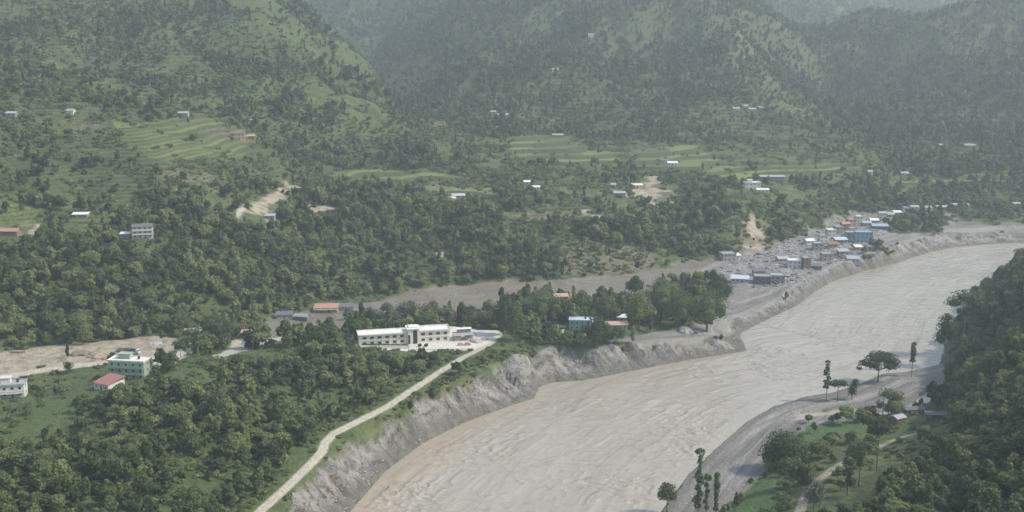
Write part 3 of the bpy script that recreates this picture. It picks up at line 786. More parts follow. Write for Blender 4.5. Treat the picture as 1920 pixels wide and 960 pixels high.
def trunk_mesh(name, lobes, r0, h, lean=0.0, limbs=4, mat=None, n=7):
    b = MB(); mid = (lean * .5, 0, h * .5); top = (lean, 0, h)
    b.tube((0, 0, -0.6), mid, r0, r0 * .75, n); b.tube(mid, top, r0 * .75, r0 * .5, n)
    for l in sorted(lobes, key=lambda q: -q[3])[:limbs + 1]:
        b.tube(top if l[2] > h else mid, (l[0] * .9, l[1] * .9, max(l[2], h * .6)), r0 * .42, r0 * .14, 5)
    m = b.mesh(name); m.materials.append(mat or M_BARK)
    return m

SHAPES = []           # (lobes, height of bare trunk, radius, leaves)
for sdd, (R_, H0, H1, k) in enumerate(((4.0, 2.2, 8.6, 7), (3.4, 2.0, 9.6, 6), (4.6, 2.0, 8.0, 9), (3.0, 2.4, 8.2, 5), (3.7, 3.0, 10.6, 7))):
    SHAPES.append((lobes_round(50 + sdd, R_, H0, H1, k), H0 + .6, 0.20))
SHAPES[1] = ([(0, 0, 4.2, 2.0, 1.9, 2.2), (.8, .3, 6.6, 1.8, 1.7, 1.9), (-.9, -.2, 6.9, 1.5, 1.6, 1.6), (.1, .9, 8.6, 1.3, 1.2, 1.5), (-.3, -.9, 3.4, 1.6, 1.5, 1.5), (1.6, -.6, 4.4, 1.2, 1.2, 1.2)], 3.5, .18)
SHAPES[3] = ([(0, 0, 2.6, 2.2, 2.0, 1.5), (1.5, .6, 3.4, 1.5, 1.5, 1.3), (-1.5, .3, 2.9, 1.6, 1.5, 1.3), (-.2, -1.4, 2.4, 1.4, 1.3, 1.2), (.3, .9, 4.9, 1.3, 1.3, 1.3)], 2.0, .14)
SHAPES.append(([(0, 0, 4, 1.3, 1.3, 1.9), (.5, .2, 6.6, 1.5, 1.4, 1.9), (-.4, 0, 9.2, 1.3, 1.3, 1.8), (.1, -.3, 11.4, .9, .9, 1.5)], 9.5, 0.15))
MATS3 = [("dark green", M_DARK), ("mid green", M_MID), ("light green", M_LITE)]
TREE_MESH = {}
for si, (lb, th, tr_) in enumerate(SHAPES):
    tm = trunk_mesh("trunk", lb, tr_, th)
    for mi, (mn, mm) in enumerate(MATS3):
        TREE_MESH[si, mi] = (crown_mesh("crown", lb, 950 if si < 5 else 520, 0.42, mm, True, 10 * si + mi), tm)

# ---------------------------------------------------------------- where trees stand
def visible(x, y, z, up):
    """line of sight over the bare ground from the viewpoint and a little above it"""
    vis = np.zeros(len(x), bool)
    for cx, cz in ((0, CAM_H), (0, CAM_H + 25), (-90, CAM_H + 5), (90, CAM_H + 5)):
        ok = np.ones(len(x), bool)
        for k in np.linspace(0.25, 0.985, 60):
            gx, gy = cx + (x - cx) * k, y * k
            g = sample(Z, gx, np.maximum(gy, 45)); gz = cz + (z + up - cz) * k
            ok &= (g < gz) | (gy < 45)
        vis |= ok
    return vis
def scatter(y0, y1, step, umax, seed):
    g = np.random.default_rng(seed)
    xs = np.arange(-umax * y1, umax * y1, step); yy = np.arange(y0, y1, step)
    X, Y = np.meshgrid(xs, yy)
    X = (X + g.uniform(-.48, .48, X.shape) * step).ravel(); Y = (Y + g.uniform(-.48, .48, Y.shape) * step).ravel()
    m = (np.abs(X / Y) < umax) & (Y > y0) & (Y < y1)
    return X[m], Y[m]
TX, TY, TS, TC = [], [], [], []
NEAR_CLEAR = []       # (x, y, radius): ground kept free for houses and yards
def add_scatter(y0, y1, step, umax, seed, s0, s1, gain=1.0):
    x, y = scatter(y0, y1, step, umax, seed)
    c = sample(cover, x, y)
    g = np.random.default_rng(seed + 1)
    m = g.random(len(x)) < c * gain
    x, y, c = x[m], y[m], c[m]
    s = (s0 + (s1 - s0) * 1.25 * g.random(len(x)) ** 1.5) * (0.72 + 0.35 * np.clip(c, 0, 1)) * (0.8 + 0.4 * fbm(x / 40, y / 40, 303, 2))
    return x, y, s, c
batches = [add_scatter(230, 620, 4.6, .68, 1, .42, .98), add_scatter(620, 980, 5.2, .62, 2, .5, 1.15), add_scatter(980, 1500, 6.0, .55, 3, .5, 1.05),
           add_scatter(1500, 2300, 7.6, .54, 4, .6, 1.2), add_scatter(2300, 4200, 15, .54, 5, 1.3, 2.1)]
X_ = np.concatenate([b[0] for b in batches]); Y_ = np.concatenate([b[1] for b in batches]); S_ = np.concatenate([b[2] for b in batches]); C_ = np.concatenate([b[3] for b in batches])

# ---------------------------------------------------------------- building materials
def plain(name, a, b_=None, rough=0.8, scale=0.8, metal=0.0):
    m, nt, b = newmat(name)
    N = NT(nt)
    b_ = b_ or tuple(c * 0.78 for c in a)
    t = N.n("ShaderNodeTexCoord")
    f = N.noise(scale, 5, 0.65, N.geo().outputs["Position"])
    N.l(N.ramp(f, [(0.35, b_), (0.6, a)]), b.inputs["Base Color"])
    b.inputs["Roughness"].default_value = rough
    b.inputs["Metallic"].default_value = metal
    return m
W = {
    "white": plain("white_paint", (0.58, 0.57, 0.53), (0.44, 0.43, 0.395)), "cream": plain("cream_paint", (0.66, 0.64, 0.55), (0.52, 0.50, 0.43)),
    "roofwhite": plain("pale_roof", (0.70, 0.69, 0.65), (0.50, 0.49, 0.46)), "green": plain("pale_green_paint", (0.33, 0.39, 0.31), (0.235, 0.28, 0.225)),
    "turq": plain("turquoise_paint", (0.24, 0.43, 0.38), (0.18, 0.33, 0.29)), "blue": plain("blue_paint", (0.23, 0.37, 0.49), (0.17, 0.28, 0.38)),
    "lilac": plain("lilac_grey_paint", (0.44, 0.42, 0.45), (0.32, 0.31, 0.34)), "concrete": plain("bare_concrete", (0.36, 0.35, 0.33), (0.24, 0.235, 0.22)),
    "grey": plain("grey_plaster", (0.30, 0.29, 0.28), (0.18, 0.175, 0.17)), "brown": plain("brown_plaster", (0.24, 0.17, 0.13), (0.15, 0.11, 0.09)),
    "pink": plain("pinkish_brick", (0.45, 0.30, 0.25), (0.33, 0.22, 0.18)), "red": plain("red_sheet", (0.30, 0.135, 0.12), (0.22, 0.10, 0.09)),
    "orange": plain("orange_tile", (0.40, 0.22, 0.155), (0.29, 0.165, 0.12)), "tin": plain("tin_sheet", (0.36, 0.37, 0.385), (0.24, 0.25, 0.265), 0.5), "dulltin": plain("dull_pale_tin", (0.34, 0.34, 0.33), (0.22, 0.22, 0.22), 0.7),
    "bluetin": plain("blue_tin_sheet", (0.30, 0.39, 0.47), (0.22, 0.29, 0.36), 0.45), "paleblue": plain("pale_blue_roof", (0.46, 0.54, 0.58), (0.35, 0.42, 0.47), 0.5),
    "slate": plain("slate", (0.14, 0.14, 0.155), (0.08, 0.08, 0.09)), "thatch": plain("thatch", (0.20, 0.17, 0.12), (0.12, 0.10, 0.07)),
    "dark": plain("dark_opening", (0.03, 0.033, 0.036), (0.02, 0.022, 0.025), 0.35), "wood": plain("timber", (0.17, 0.11, 0.07), (0.10, 0.065, 0.045)),
    "rust": plain("rusty_sheet", (0.30, 0.16, 0.10), (0.20, 0.11, 0.07)), "tank": plain("black_plastic", (0.03, 0.03, 0.035), (0.02, 0.02, 0.02), 0.4),
    "earth": plain("loose_earth", (0.30, 0.24, 0.19), (0.21, 0.165, 0.13)), "rubber": plain("rubber", (0.03, 0.03, 0.03)),
}
def ground_at(x, y):
    return float(sample(Z, np.array([x]), np.array([y]))[0])
def put(px, py):
    x, y, z = hit(px, py)
    return x, y, ground_at(x, y)

def add_window(root, x, y, z, w, h, side, frame, deep=True):
    """side: 'f' front (-y), 'b', 'l', 'r'"""
    f = MB(); p = MB(); t = 0.06; q = 0.09
    if side in 'fb':
        s = -1 if side == 'f' else 1
        for (x0, x1, z0, z1) in ((x - w / 2, x + w / 2, z - .12, z), (x - w / 2, x + w / 2, z + h - .1, z + h), (x - w / 2, x - w / 2 + .1, z, z + h - .1), (x + w / 2 - .1, x + w / 2, z, z + h - .1)):
            f.box(x0, x1, min(y, y + s * q), max(y, y + s * q), z0, z1)
        p.box(x - w / 2 + .1, x + w / 2 - .1, min(y, y + s * .03), max(y, y + s * .03), z, z + h - .1)
    else:
        s = -1 if side == 'l' else 1
        for (y0, y1, z0, z1) in ((y - w / 2, y + w / 2, z - .12, z), (y - w / 2, y + w / 2, z + h - .1, z + h), (y - w / 2, y - w / 2 + .1, z, z + h - .1), (y + w / 2 - .1, y + w / 2, z, z + h - .1)):
            f.box(min(x, x + s * q), max(x, x + s * q), y0, y1, z0, z1)
        p.box(min(x, x + s * .03), max(x, x + s * .03), y - w / 2 + .1, y + w / 2 - .1, z, z + h - .1)
    if deep:
        fo = f.build("window", frame, root)
        p.build("pane", W["dark"], fo)
    else:
        p.build("window", W["dark"], root)

def house(name, cat, label, px, py, pw, depth=7.0, n=1, yaw=0.0, wall="white", roof="flat", rc="tin", trim=None, sh=3.0, group=None, tank=False, stair=False, clear=1.0, deep=None, ruin=False, balcony=False, z_off=0.0, verandah=False):
    x, y, z = put(px, py)
    _, _, dep = project(x, y, z)
    w = pw * dep / FPX * (0.82 if py < 340 else 1.0)
    rt = empty(name, (x, y, z + z_off), R(yaw))
    tag(rt, label, cat, group)
    deep = (dep < 760) if deep is None else deep
    H = n * sh
    d = depth
    b = MB()
    b.box(-w / 2, w / 2, 0, d, -2.5, H)
    for k in range(1, n):
        b.box(-w / 2 - .15, w / 2 + .15, -.15, d + .15, k * sh - .12, k * sh + .12)
    b.build("wall", W[wall], rt)
    r = MB()
    if roof == "flat":
        r.box(-w / 2 - .35, w / 2 + .35, -.45, d + .35, H + .003, H + .2)
        for (a, bb, c, e) in ((-w / 2 - .35, w / 2 + .35, -.45, -.3), (-w / 2 - .35, w / 2 + .35, d + .2, d + .35), (-w / 2 - .35, -w / 2 - .2, -.3, d + .2), (w / 2 + .2, w / 2 + .35, -.3, d + .2)):
            r.box(a, bb, c, e, H + .2, H + .75)
    elif roof == "gable":     # ridge along the length
        rise = d * .22; o = .55
        ny = -o
        k = len(r.v)
        pts = [(-o, H - .08), (d / 2, H + rise), (d + o, H - .08), (d + o, H + .06), (d / 2, H + rise + .15), (-o, H + .06)]
        n0 = len(r.v)
        r.v += [(-w / 2 - o, p[0], p[1]) for p in pts] + [(w / 2 + o, p[0], p[1]) for p in pts]
        r.f += [tuple(n0 + i for i in (0, 5, 4, 3, 2, 1)), tuple(n0 + 6 + i for i in range(6))]
        for i in range(6):
            j = (i + 1) % 6
            r.f.append((n0 + i, n0 + j, n0 + 6 + j, n0 + 6 + i))
        for sx in (-w / 2 + .01, w / 2 - .12):
            g2 = MB(); n1 = 0
            tri = [(0, H), (d, H), (d / 2, H + rise - .05)]
            g2.v += [(sx, t[0], t[1]) for t in tri] + [(sx + .11, t[0], t[1]) for t in tri]
            g2.f += [(n1, n1 + 2, n1 + 1), (n1 + 3, n1 + 4, n1 + 5), (n1, n1 + 1, n1 + 4, n1 + 3), (n1 + 1, n1 + 2, n1 + 5, n1 + 4), (n1 + 2, n1, n1 + 3, n1 + 5)]
            g2.build("gable", W[wall], rt)
    else:                     # lean-to
        rise = d * .14; o = .5
        n0 = len(r.v)
        pts = [(-o, H + .05), (d + o, H + rise + .2), (d + o, H + rise + .32), (-o, H + .17)]
        r.v += [(-w / 2 - o, p[0], p[1]) for p in pts] + [(w / 2 + o, p[0], p[1]) for p in pts]
        r.f += [tuple(n0 + i for i in (3, 2, 1, 0)), tuple(n0 + 4 + i for i in range(4))]
        for i in range(4):
            j = (i + 1) % 4
            r.f.append((n0 + i, n0 + j, n0 + 4 + j, n0 + 4 + i))
        b2 = MB(); b2.box(-w / 2 + .02, w / 2 - .02, d - .3, d - .02, H + .002, H + rise); b2.build("rear_wall", W[wall], rt)
    r.build("roof", W[rc], rt)
    nw = max(1, int(w / 3.2))
    fr = W[trim or "white"]
    for k in range(n):
        for i in range(nw):
            if ruin and (i * 7 + k * 3) % 4 == 0: continue
            xx = -w / 2 + w * (i + .5) / nw
            if k == 0 and i == nw // 2:
                dd = MB().box(xx - .5, xx + .5, -.05, -.002, -.05, 2.1); dd.build("door", W["wood"], rt)
                continue
            add_window(rt, xx, 0, k * sh + 1.0, 1.3, 1.25, 'f', fr, deep)
        for sd_ in ('l', 'r'):
            if d > 5: add_window(rt, -w / 2 if sd_ == 'l' else w / 2, d * .5, k * sh + 1.0, 1.2, 1.2, sd_, fr, deep)
    if balcony:
        bb = MB()
        for k in range(1, n):
            bb.box(-w / 2 + .02, w / 2 - .02, -1.5, -.16, k * sh - .1, k * sh + .08)
            bb.box(-w / 2 + .02, w / 2 - .02, -1.5, -1.42, k * sh + .08, k * sh + .95)
        for xx in (-w / 2 + .12, 0, w / 2 - .12):
            bb.box(xx - .12, xx + .12, -1.48, -1.24, -2, (n - 1) * sh - .1)
        bb.build("balcony", W[trim or wall], rt)
    if tank:
        t = MB(); t.tube((w * .25, d * .6, H + .2), (w * .25, d * .6, H + 1.6), .6, .6, 10); t.tube((w * .25, d * .6, H + 1.6), (w * .25, d * .6, H + 1.85), .6, .25, 10)
        t.build("water_tank", W["tank"], rt)
    if stair:
        t = MB(); t.box(-w * .3, w * .02, d * .45, d * .9, H + .2, H + 2.7); t.box(-w * .33, w * .05, d * .4, d * .95, H + 2.703, H + 2.9)
        t.build("stair_head", W[wall], rt)
    if verandah:
        t = MB()
        for xx in np.linspace(-w / 2 + .2, w / 2 - .2, max(3, int(w / 2.5))): t.box(xx - .1, xx + .1, -2.2, -2.0, -1.5, 2.4)
        t.box(-w / 2, w / 2, -2.4, -.1, 2.4, 2.55)
        t.build("verandah", W[trim or wall], rt)
    NEAR_CLEAR.append((x, y + d / 2, max(w, d) * .62 * clear + 1.5))
    return rt

# ---------------------------------------------------------------- the school
A = Vector(P(673, 650, 18.0)); B = Vector(P(843, 639.5, 18.0))
sl = (B - A); L_ = sl.length; yaw_s = math.atan2(sl.y, sl.x)
school = empty("school", A, yaw_s)
tag(school, "long two-storey cream school with white flat roof and stair tower, above the river road", "school")
LW, RW = L_ * .535, L_ * .66
D_ = 8.5
b = MB(); b.box(0, LW, 0, D_, -1, 6.6); b.box(-.2, LW, -.25, -.002, 3.15, 3.4); b.build("wall", W["cream"], school)
b = MB(); b.box(-.5, LW - .01, -1.0, D_ + .5, 6.603, 6.9); b.box(-.5, LW - .01, -1.0, -.8, 6.9, 7.25); b.box(-.5, LW - .01, D_ + .3, D_ + .5, 6.9, 7.5); b.box(-.5, -.3, -.8, D_ + .3, 6.9, 7.4); b.build("roof", W["roofwhite"], school)
b = MB(); b.box(RW, L_, 0, D_, -1, 7.0); b.box(RW + .01, L_ + .2, -.25, -.002, 3.3, 3.6); b.build("wall", W["cream"], school)
b = MB(); b.box(RW + .01, L_ + .5, -1.0, D_ + .5, 7.003, 7.3); b.box(RW + .01, L_ + .5, -1.0, -.8, 7.3, 7.8); b.box(RW + .01, L_ + .5, D_ + .3, D_ + .5, 7.3, 8.2); b.box(L_ + .3, L_ + .5, -.8, D_ + .3, 7.3, 8.0); b.build("roof", W["roofwhite"], school)
tw = empty("stair_tower", (0, 0, 0)); tw.parent = school
b = MB(); b.box(LW, RW, -1.6, D_ - 2, -1, 9.0); b.build("tower_wall", W["cream"], tw)
b = MB(); b.box(LW - .7, RW + .7, -2.3, D_ - 1.4, 9.003, 9.35); b.box(LW + .6, RW - .6, 0, D_ - 3, 9.35, 10.0); b.build("tower_roof", W["roofwhite"], tw)
b = MB(); b.box(LW + (RW - LW) * .45, LW + (RW - LW) * .82, -1.68, -1.602, .2, 8.2); b.build("stair_window", W["dark"], tw)
b = MB(); b.box(LW + (RW - LW) * .02, LW + (RW - LW) * .20, -1.66, -1.602, .2, 5.6); b.build("stair_window", W["dark"], tw)
for i in range(6):
    for k in (0, 1): add_window(school, LW * (i + .75) / 6.5, 0, 1.0 + k * 3.2, 2.3, 1.45, 'f', W["white"])
for i in range(4):
    for k in (0, 1): add_window(school, RW + (L_ - RW) * (i + .55) / 4.1, 0, 1.1 + k * 3.4, 2.3, 1.5, 'f', W["white"])
for i in range(7): MB().box(LW * i / 6.5 - .0, LW * i / 6.5 + .3, -.3, -.251, 0, 6.5).build("pillar", W["white"], school)
for q in (0.1, .3, .5, .7, .9):
    NEAR_CLEAR.append((A.x + sl.x * q, A.y + sl.y * q + 4, 9.0)); NEAR_CLEAR.append((A.x + sl.x * q, A.y + sl.y * q - 6, 8.0))
# white front wall, hedge behind it
w0 = Vector(P(667, 653, 18)); w1 = Vector(P(768, 654, 18)); dv = w1 - w0
fw = empty("front_wall", w0, math.atan2(dv.y, dv.x)); tag(fw, "low white wall along the left front of the long school", "wall")
b = MB(); b.box(0, dv.length * .40, 0, .3, -1.2, 1.8); b.box(dv.length * .45, dv.length, 0, .3, -1.2, 1.8); b.build("wall_face", W["roofwhite"], fw)
b = MB(); [b.box(dv.length * t - .2, dv.length * t + .2, -.06, .36, -1.2, 2.1) for t in (.01, .39, .46, .72, .99)]; b.build("post", W["white"], fw)
lb = [(i * 1.5, 0, .9, 1.0, .7, .8) for i in range(18)]
hd = link_mesh("hedge", crown_mesh("hedge", lb, 1500, .16, M_MID, True, 5)); hd.location = (w0.x + 4, w0.y + 3.4, 18.2); hd.rotation_euler = (0, 0, math.atan2(dv.y, dv.x))
tag(hd, "clipped green hedge between the white front wall and the school", "hedge")
w0 = Vector(P(772, 657, 18)); w1 = Vector(P(888, 655, 18)); dv = w1 - w0
kb = empty("yard_edge_wall", w0, math.atan2(dv.y, dv.x)); tag(kb, "low pale kerb wall at the outer edge of the school yard", "wall")
b = MB(); b.box(0, dv.length, 0, .4, -2.0, .5); b.build("wall_face", W["roofwhite"], kb)
b = MB(); b.box(-.05, dv.length + .05, -.06, .46, .503, .6); b.build("coping", W["white"], kb)
for q in range(8):
    c_ = P(672 + q * 30, 650, 18); NEAR_CLEAR.append((c_[0], c_[1] - 3, 6.0))
for (a_, l_) in ((787, "small dark bush at the front of the school yard, left one of the pair"), (799, "small dark bush at the front of the school yard, right one of the pair")):
    rb = empty("bush", P(a_, 650, 18.0)); tag(rb, l_, "bush")
    link_mesh("foliage", crown_mesh("foliage", [(0, 0, .8, 1.1, 1.0, .9), (.4, .2, 1.3, .7, .7, .6)], 260, .2, M_DARK, True, a_), None, rb)
    MB().tube((0, 0, -.2), (0, 0, .8), .1, .06, 6).build("stem", M_BARK, rb)
# unfinished block beside the school
ub = empty("unfinished_block", P(853, 640, 18), yaw_s); tag(ub, "grey unfinished block with white slab roof beside the right end of the school", "building")
for i in range(4):
    for j in range(3): MB().box(i * 3.6 - .2, i * 3.6 + .2, j * 3.6 - .2, j * 3.6 + .2, -.5, 3.3).build("column", W["concrete"], ub)
b = MB(); b.box(-.6, 11.4, -.6, 7.8, 3.303, 3.55); b.build("floor_slab", W["concrete"], ub)
b = MB(); b.box(2.5, 10.5, 5.0, 7.6, 3.553, 5.8); b.build("upper_wall", W["grey"], ub)
b = MB(); b.box(2.0, 11.0, 4.2, 8.0, 5.803, 6.05); b.build("roof", W["roofwhite"], ub)
MB().box(.3, 3.3, .0, .2, -.4, 3.3).build("brick_wall", W["grey"], ub)
MB().box(7.4, 10.6, 3.5, 3.7, -.4, 3.3).build("brick_wall", W["grey"], ub)
def heap(name, cat, label, px, py, r, h, mat, seed, z=None):
    x, y, zz = put(px, py)
    if z is not None: x, y, zz = P(px, py, z)
    bm = bmesh.new(); bmesh.ops.create_icosphere(bm, subdivisions=4, radius=1.0)
    for v in bm.verts:
        n_ = float(fbm(np.array([v.co.x * 2.2 + seed]), np.array([v.co.y * 2.2 + v.co.z]), seed, 4)[0])
        k = .65 + n_ * .7
        v.co = Vector((v.co.x * r * k, v.co.y * r * k, max(-.3, v.co.z) * h * k))
    m = bpy.data.meshes.new(name); bm.to_mesh(m); bm.free()
    for p in m.polygons: p.use_smooth = False
    o = link_mesh(name, m, mat); o.location = (x, y, zz); tag(o, label, cat)
    NEAR_CLEAR.append((x, y, r * 1.1))
    return o
heap("gravel_heap", "gravel heap", "low grey gravel heap right of the unfinished block", 893, 640, 3.6, 1.6, W["concrete"], 3, 18)
heap("sand_heap", "sand heap", "pale brown sand heap in the school yard near the road", 908, 636, 2.6, 1.0, W["pink"], 9, 18)
def bricks(px, py, z, label, mat):
    rt = empty("brick_stack", P(px, py, z), .2); tag(rt, label, "brick stack")
    b = MB()
    for k in range(5):
        for i in range(6 - k // 2): b.box(i * .62 + .1 * k, i * .62 + .6 + .1 * k, 0, 1.3, k * .3, k * .3 + .28)
    b.build("brick_courses", mat, rt)
bricks(858, 648.5, 18, "stack of reddish bricks at the yard edge below the unfinished block", W["pink"])
bricks(871, 648, 18, "stack of orange red bricks nearest the road in the school yard", W["orange"])

# ---------------------------------------------------------------- vehicles
def truck(label, px, py, yaw, cab, bed, loaded=True):
    x, y, z = put(px, py)
    rt = empty("truck", (x, y, z + .02), R(yaw)); tag(rt, label, "truck")
    b = MB(); b.prism([(0, .6), (1.9, .6), (1.9, 2.6), (.35, 2.6), (0, 1.7)], -1.1, 1.1); b.build("cab", cab, rt)
    b = MB(); b.prism([(.03, 1.72), (.34, 2.45), (.30, 2.47), (-.02, 1.74)], -.95, .95); b.build("windscreen", W["dark"], rt)
    b = MB(); b.box(.5, 1.5, -1.13, -1.102, 1.6, 2.35); b.build("side_window", W["dark"], rt)
    b = MB(); b.box(2.0, 7.0, -1.2, 1.2, 1.0, 1.15)
    for q in ((2.0, 7.0, -1.2, -1.1), (2.0, 7.0, 1.1, 1.2), (2.0, 2.1, -1.1, 1.1), (6.9, 7.0, -1.1, 1.1)): b.box(*q, 1.15, 2.3)
    b.build("cargo_bed", bed, rt)
    b = MB(); b.box(.3, 6.8, -.5, .5, .6, .997); b.build("chassis", W["dark"], rt)
    for xx in (1.0, 5.0, 6.2):
        for yy in (-1.05, .75):
            b = MB(); b.tube((xx, yy, .48), (xx, yy + .3, .48), .48, .48, 14); b.build("wheel", W["rubber"], rt)
    NEAR_CLEAR.append((x, y, 7))
truck("white cabbed truck with grey bed parked on the dirt lot behind the green house", 262, 664, 160, W["white"], W["slate"])
truck("grey truck parked nose to the white cabbed one, partly behind the green house roof", 243, 661, 175, W["slate"], W["grey"])

# ---------------------------------------------------------------- houses
H_ = house
H_("house", "house", "three-storey pale green house with white flat roof and balconies by the dirt lot", 238, 712, 70, 8, 3, -8, "green", "flat", "roofwhite", "green", tank=True, stair=True, balcony=True, sh=3.1)
H_("shed", "shed", "low shed with maroon roof and whitewashed wall below the pale green house", 190, 731, 38, 10, 1, -28, "white", "lean", "red", sh=3.0)
H_("house", "house", "whitewashed house with roof terrace cut by the left edge of the picture", 17, 746, 54, 8, 2, 12, "white", "flat", "tin", "concrete", sh=3.0, stair=True, tank=True, verandah=True)
H_("house", "house", "three-storey lilac-grey house with blue-grey roof alone among the left woods", 268, 447, 36, 7, 3, 14, "lilac", "gable", "slate", "white", sh=2.7, balcony=True)
H_("shed", "shed", "tiny shed with bright white roof left of the three-storey lilac-grey house", 234, 447, 17, 4, 1, 5, "grey", "lean", "roofwhite")
H_("house", "house", "long low house with orange roof at the left edge, on the red cut bank", 4, 442, 56, 7, 1, 0, "brown", "gable", "orange")
H_("shed", "shed", "low shed with white roof on the field edge above the lilac-grey house", 150, 410, 28, 5, 1, 4, "grey", "lean", "roofwhite")
H_("house", "house", "brown stone house with small bright bluish roof at the edge of the dirt lot wood", 380, 629, 26, 6, 1, 6, "pink", "gable", "paleblue", sh=2.8)
H_("shed", "shed", "low pale grey wall shed joined left of the brown stone house by the dirt lot", 356, 630, 22, 5, 1, 6, "concrete", "lean", "tin", sh=2.4)
H_("shed", "shed", "pinkish roofed shed half hidden in trees beyond the forked dirt track", 463, 633, 20, 5, 1, 0, "grey", "gable", "pink")
H_("house", "house", "small pinkish house with white front at the tip of the big green terrace", 449, 262, 24, 6, 2, 10, "pink", "flat", "dulltin", sh=3.2)
H_("shed", "shed", "small brown shed just right of the pinkish house on the green terrace", 470, 261, 18, 5, 1, 5, "brown", "gable", "pink")
H_("house", "house", "small white house among trees above the left terraces", 131, 214, 16, 6, 1, 0, "white", "gable", "dulltin")
H_("house", "house", "grey house under the dark trees at the top of the green terrace", 343, 218, 22, 6, 1, 0, "concrete", "gable", "tin")
H_("house", "house", "faint grey house at the left edge level with the white one above the terraces", 20, 219, 22, 6, 1, 0, "grey", "gable", "tin")
H_("shed", "shed", "small grey roofed shed in trees above the pinkish house", 467, 231, 14, 5, 1, 0, "grey", "lean", "tin")
H_("shed", "shed", "long shed with salmon red roof standing in silt at the wood's foot", 611, 586, 44, 8, 1, 3, "concrete", "lean", "orange", sh=3.0, verandah=True)
H_("ruin", "ruin", "grey mud-covered ruin right of the salmon roofed shed", 648, 584, 30, 7, 1, 6, "grey", "lean", "slate", ruin=True)
H_("ruin", "ruin", "dark collapsed hut in silt left of the salmon roofed shed, nearest it", 563, 602, 26, 6, 1, -12, "slate", "gable", "grey", ruin=True)
H_("ruin", "ruin", "dark collapsed hut against the wood, farther left from the salmon roofed shed", 533, 599, 30, 6, 1, 10, "grey", "lean", "slate", ruin=True)
H_("house", "house", "brown two-storey house with faded red roof between trees and the mud plain", 1052, 572, 26, 7, 2, 8, "brown", "gable", "pink", sh=3.0, balcony=True)
H_("house", "house", "turquoise two-storey house with pale blue roof above the grey cliff", 1087, 619, 40, 8, 2, -6, "turq", "flat", "paleblue", "white", sh=3.0, tank=True)
H_("shed", "shed", "pale roofed annex joined right of the turquoise house", 1112, 612, 18, 7, 1, -6, "concrete", "lean", "paleblue")
H_("house", "house", "low house with pinkish red roof right of the turquoise house", 1157, 618, 40, 7, 1, 4, "concrete", "gable", "pink", sh=3.0)
H_("shed", "shed", "little shed with white roof behind the pinkish red roof", 1166, 604, 18, 5, 1, 0, "grey", "lean", "roofwhite")
H_("house", "house", "tall narrow pale green house standing above the brown terraces", 988, 358, 11, 6, 3, 0, "green", "gable", "roofwhite", sh=2.8)
H_("shed", "shed", "low white shed right of the tall narrow pale green house", 1005, 357, 14, 5, 1, 0, "white", "lean", "roofwhite")
H_("house", "house", "lilac roofed house on the field edge above the middle woods", 860, 373, 24, 7, 1, 12, "grey", "gable", "lilac")
H_("shed", "shed", "white shed at the near side of the lilac roofed house", 849, 378, 11, 4, 1, 12, "white", "lean", "roofwhite")
H_("house", "house", "white house with long pale roof on the wide green fields", 1261, 311, 22, 7, 1, -4, "white", "gable", "roofwhite")
H_("house", "house", "lilac-grey house behind left of the white house on the green fields", 1246, 306, 18, 6, 1, 4, "lilac", "gable", "slate")
H_("house", "house", "white two-storey house on the bluff above the river town", 1412, 356, 30, 8, 2, 6, "white", "flat", "roofwhite", sh=3.4, stair=True)
H_("shed", "shed", "low white roofed shed at the foot of the two-storey bluff house", 1431, 362, 22, 5, 1, 0, "white", "lean", "roofwhite")
H_("shed", "shed", "long grey shed on the field behind the two-storey bluff house", 1448, 337, 58, 6, 1, 0, "grey", "lean", "tin")
H_("house", "house", "white roofed house at the top edge of the middle green terraces", 1046, 258, 24, 6, 1, 0, "grey", "gable", "dulltin")
H_("house", "house", "small tan house at the left end of the middle green terraces", 934, 247, 10, 6, 2, 0, "cream", "flat", "dulltin")
H_("house", "house", "long grey roofed house on the hill left of centre above the green terraces", 942, 220, 26, 7, 1, 0, "grey", "gable", "tin")
H_("house", "house", "small grey house beside the long one on the hill left of centre", 925, 214, 12, 6, 1, 0, "concrete", "gable", "tin")
H_("house", "house", "small white house on the wooded hill below the brown plots", 1041, 134, 14, 7, 1, 0, "white", "gable", "dulltin")
H_("house", "house", "pale house at the top of the brown plots on the central hill", 1108, 72, 12, 7, 2, 0, "cream", "gable", "tin")
hamlet = [(1381, 208, 15, "pale grey gabled house at the left end of the hill hamlet", "concrete", "gable", "dulltin"), (1397, 203, 14, "white house with pinkish wall in the middle of the hill hamlet", "pink", "gable", "dulltin"),
          (1411, 209, 16, "tin roofed house at the right end of the hill hamlet", "grey", "gable", "tin"), (1428, 206, 12, "small detached house just right of the hill hamlet", "grey", "lean", "tin")]
for a, b_, w_, l_, wl, rf, rc in hamlet: H_("house", "house", l_, a, b_, w_, 7, 1, 5, wl, rf, rc, group="houses of the hill hamlet")
for a, b_, w_, l_, wl, rf, rc in ((1697, 330, 16, "two-tone grey house at the wood edge on the right fields", "concrete", "gable", "tin"), (1632, 327, 10, "little white house on the right fields above the town", "white", "gable", "dulltin"),
                                  (1770, 277, 18, "long low tin roof under the right hill, left one of two", "grey", "lean", "tin"), (1820, 277, 24, "long low white roof under the right hill, right one of two", "white", "lean", "dulltin"),
                                  (1162, 368, 22, "pale roofed low house by the bare gully in mid valley", "concrete", "lean", "tin"), (1150, 352, 9, "tiny white house above the pale roofed one by the gully", "white", "gable", "dulltin"), (1195, 353, 20, "low tan building at the head of the bare gully", "cream", "lean", "cream"),
                                  (505, 412, 18, "small grey hut by the bottom of the dirt track in the wood", "concrete", "lean", "tin"), (1190, 560, 0, None, None, None, None)):
    if l_: H_("house", "house", l_, a, b_, w_, 6, 1, 0, wl, rf, rc)

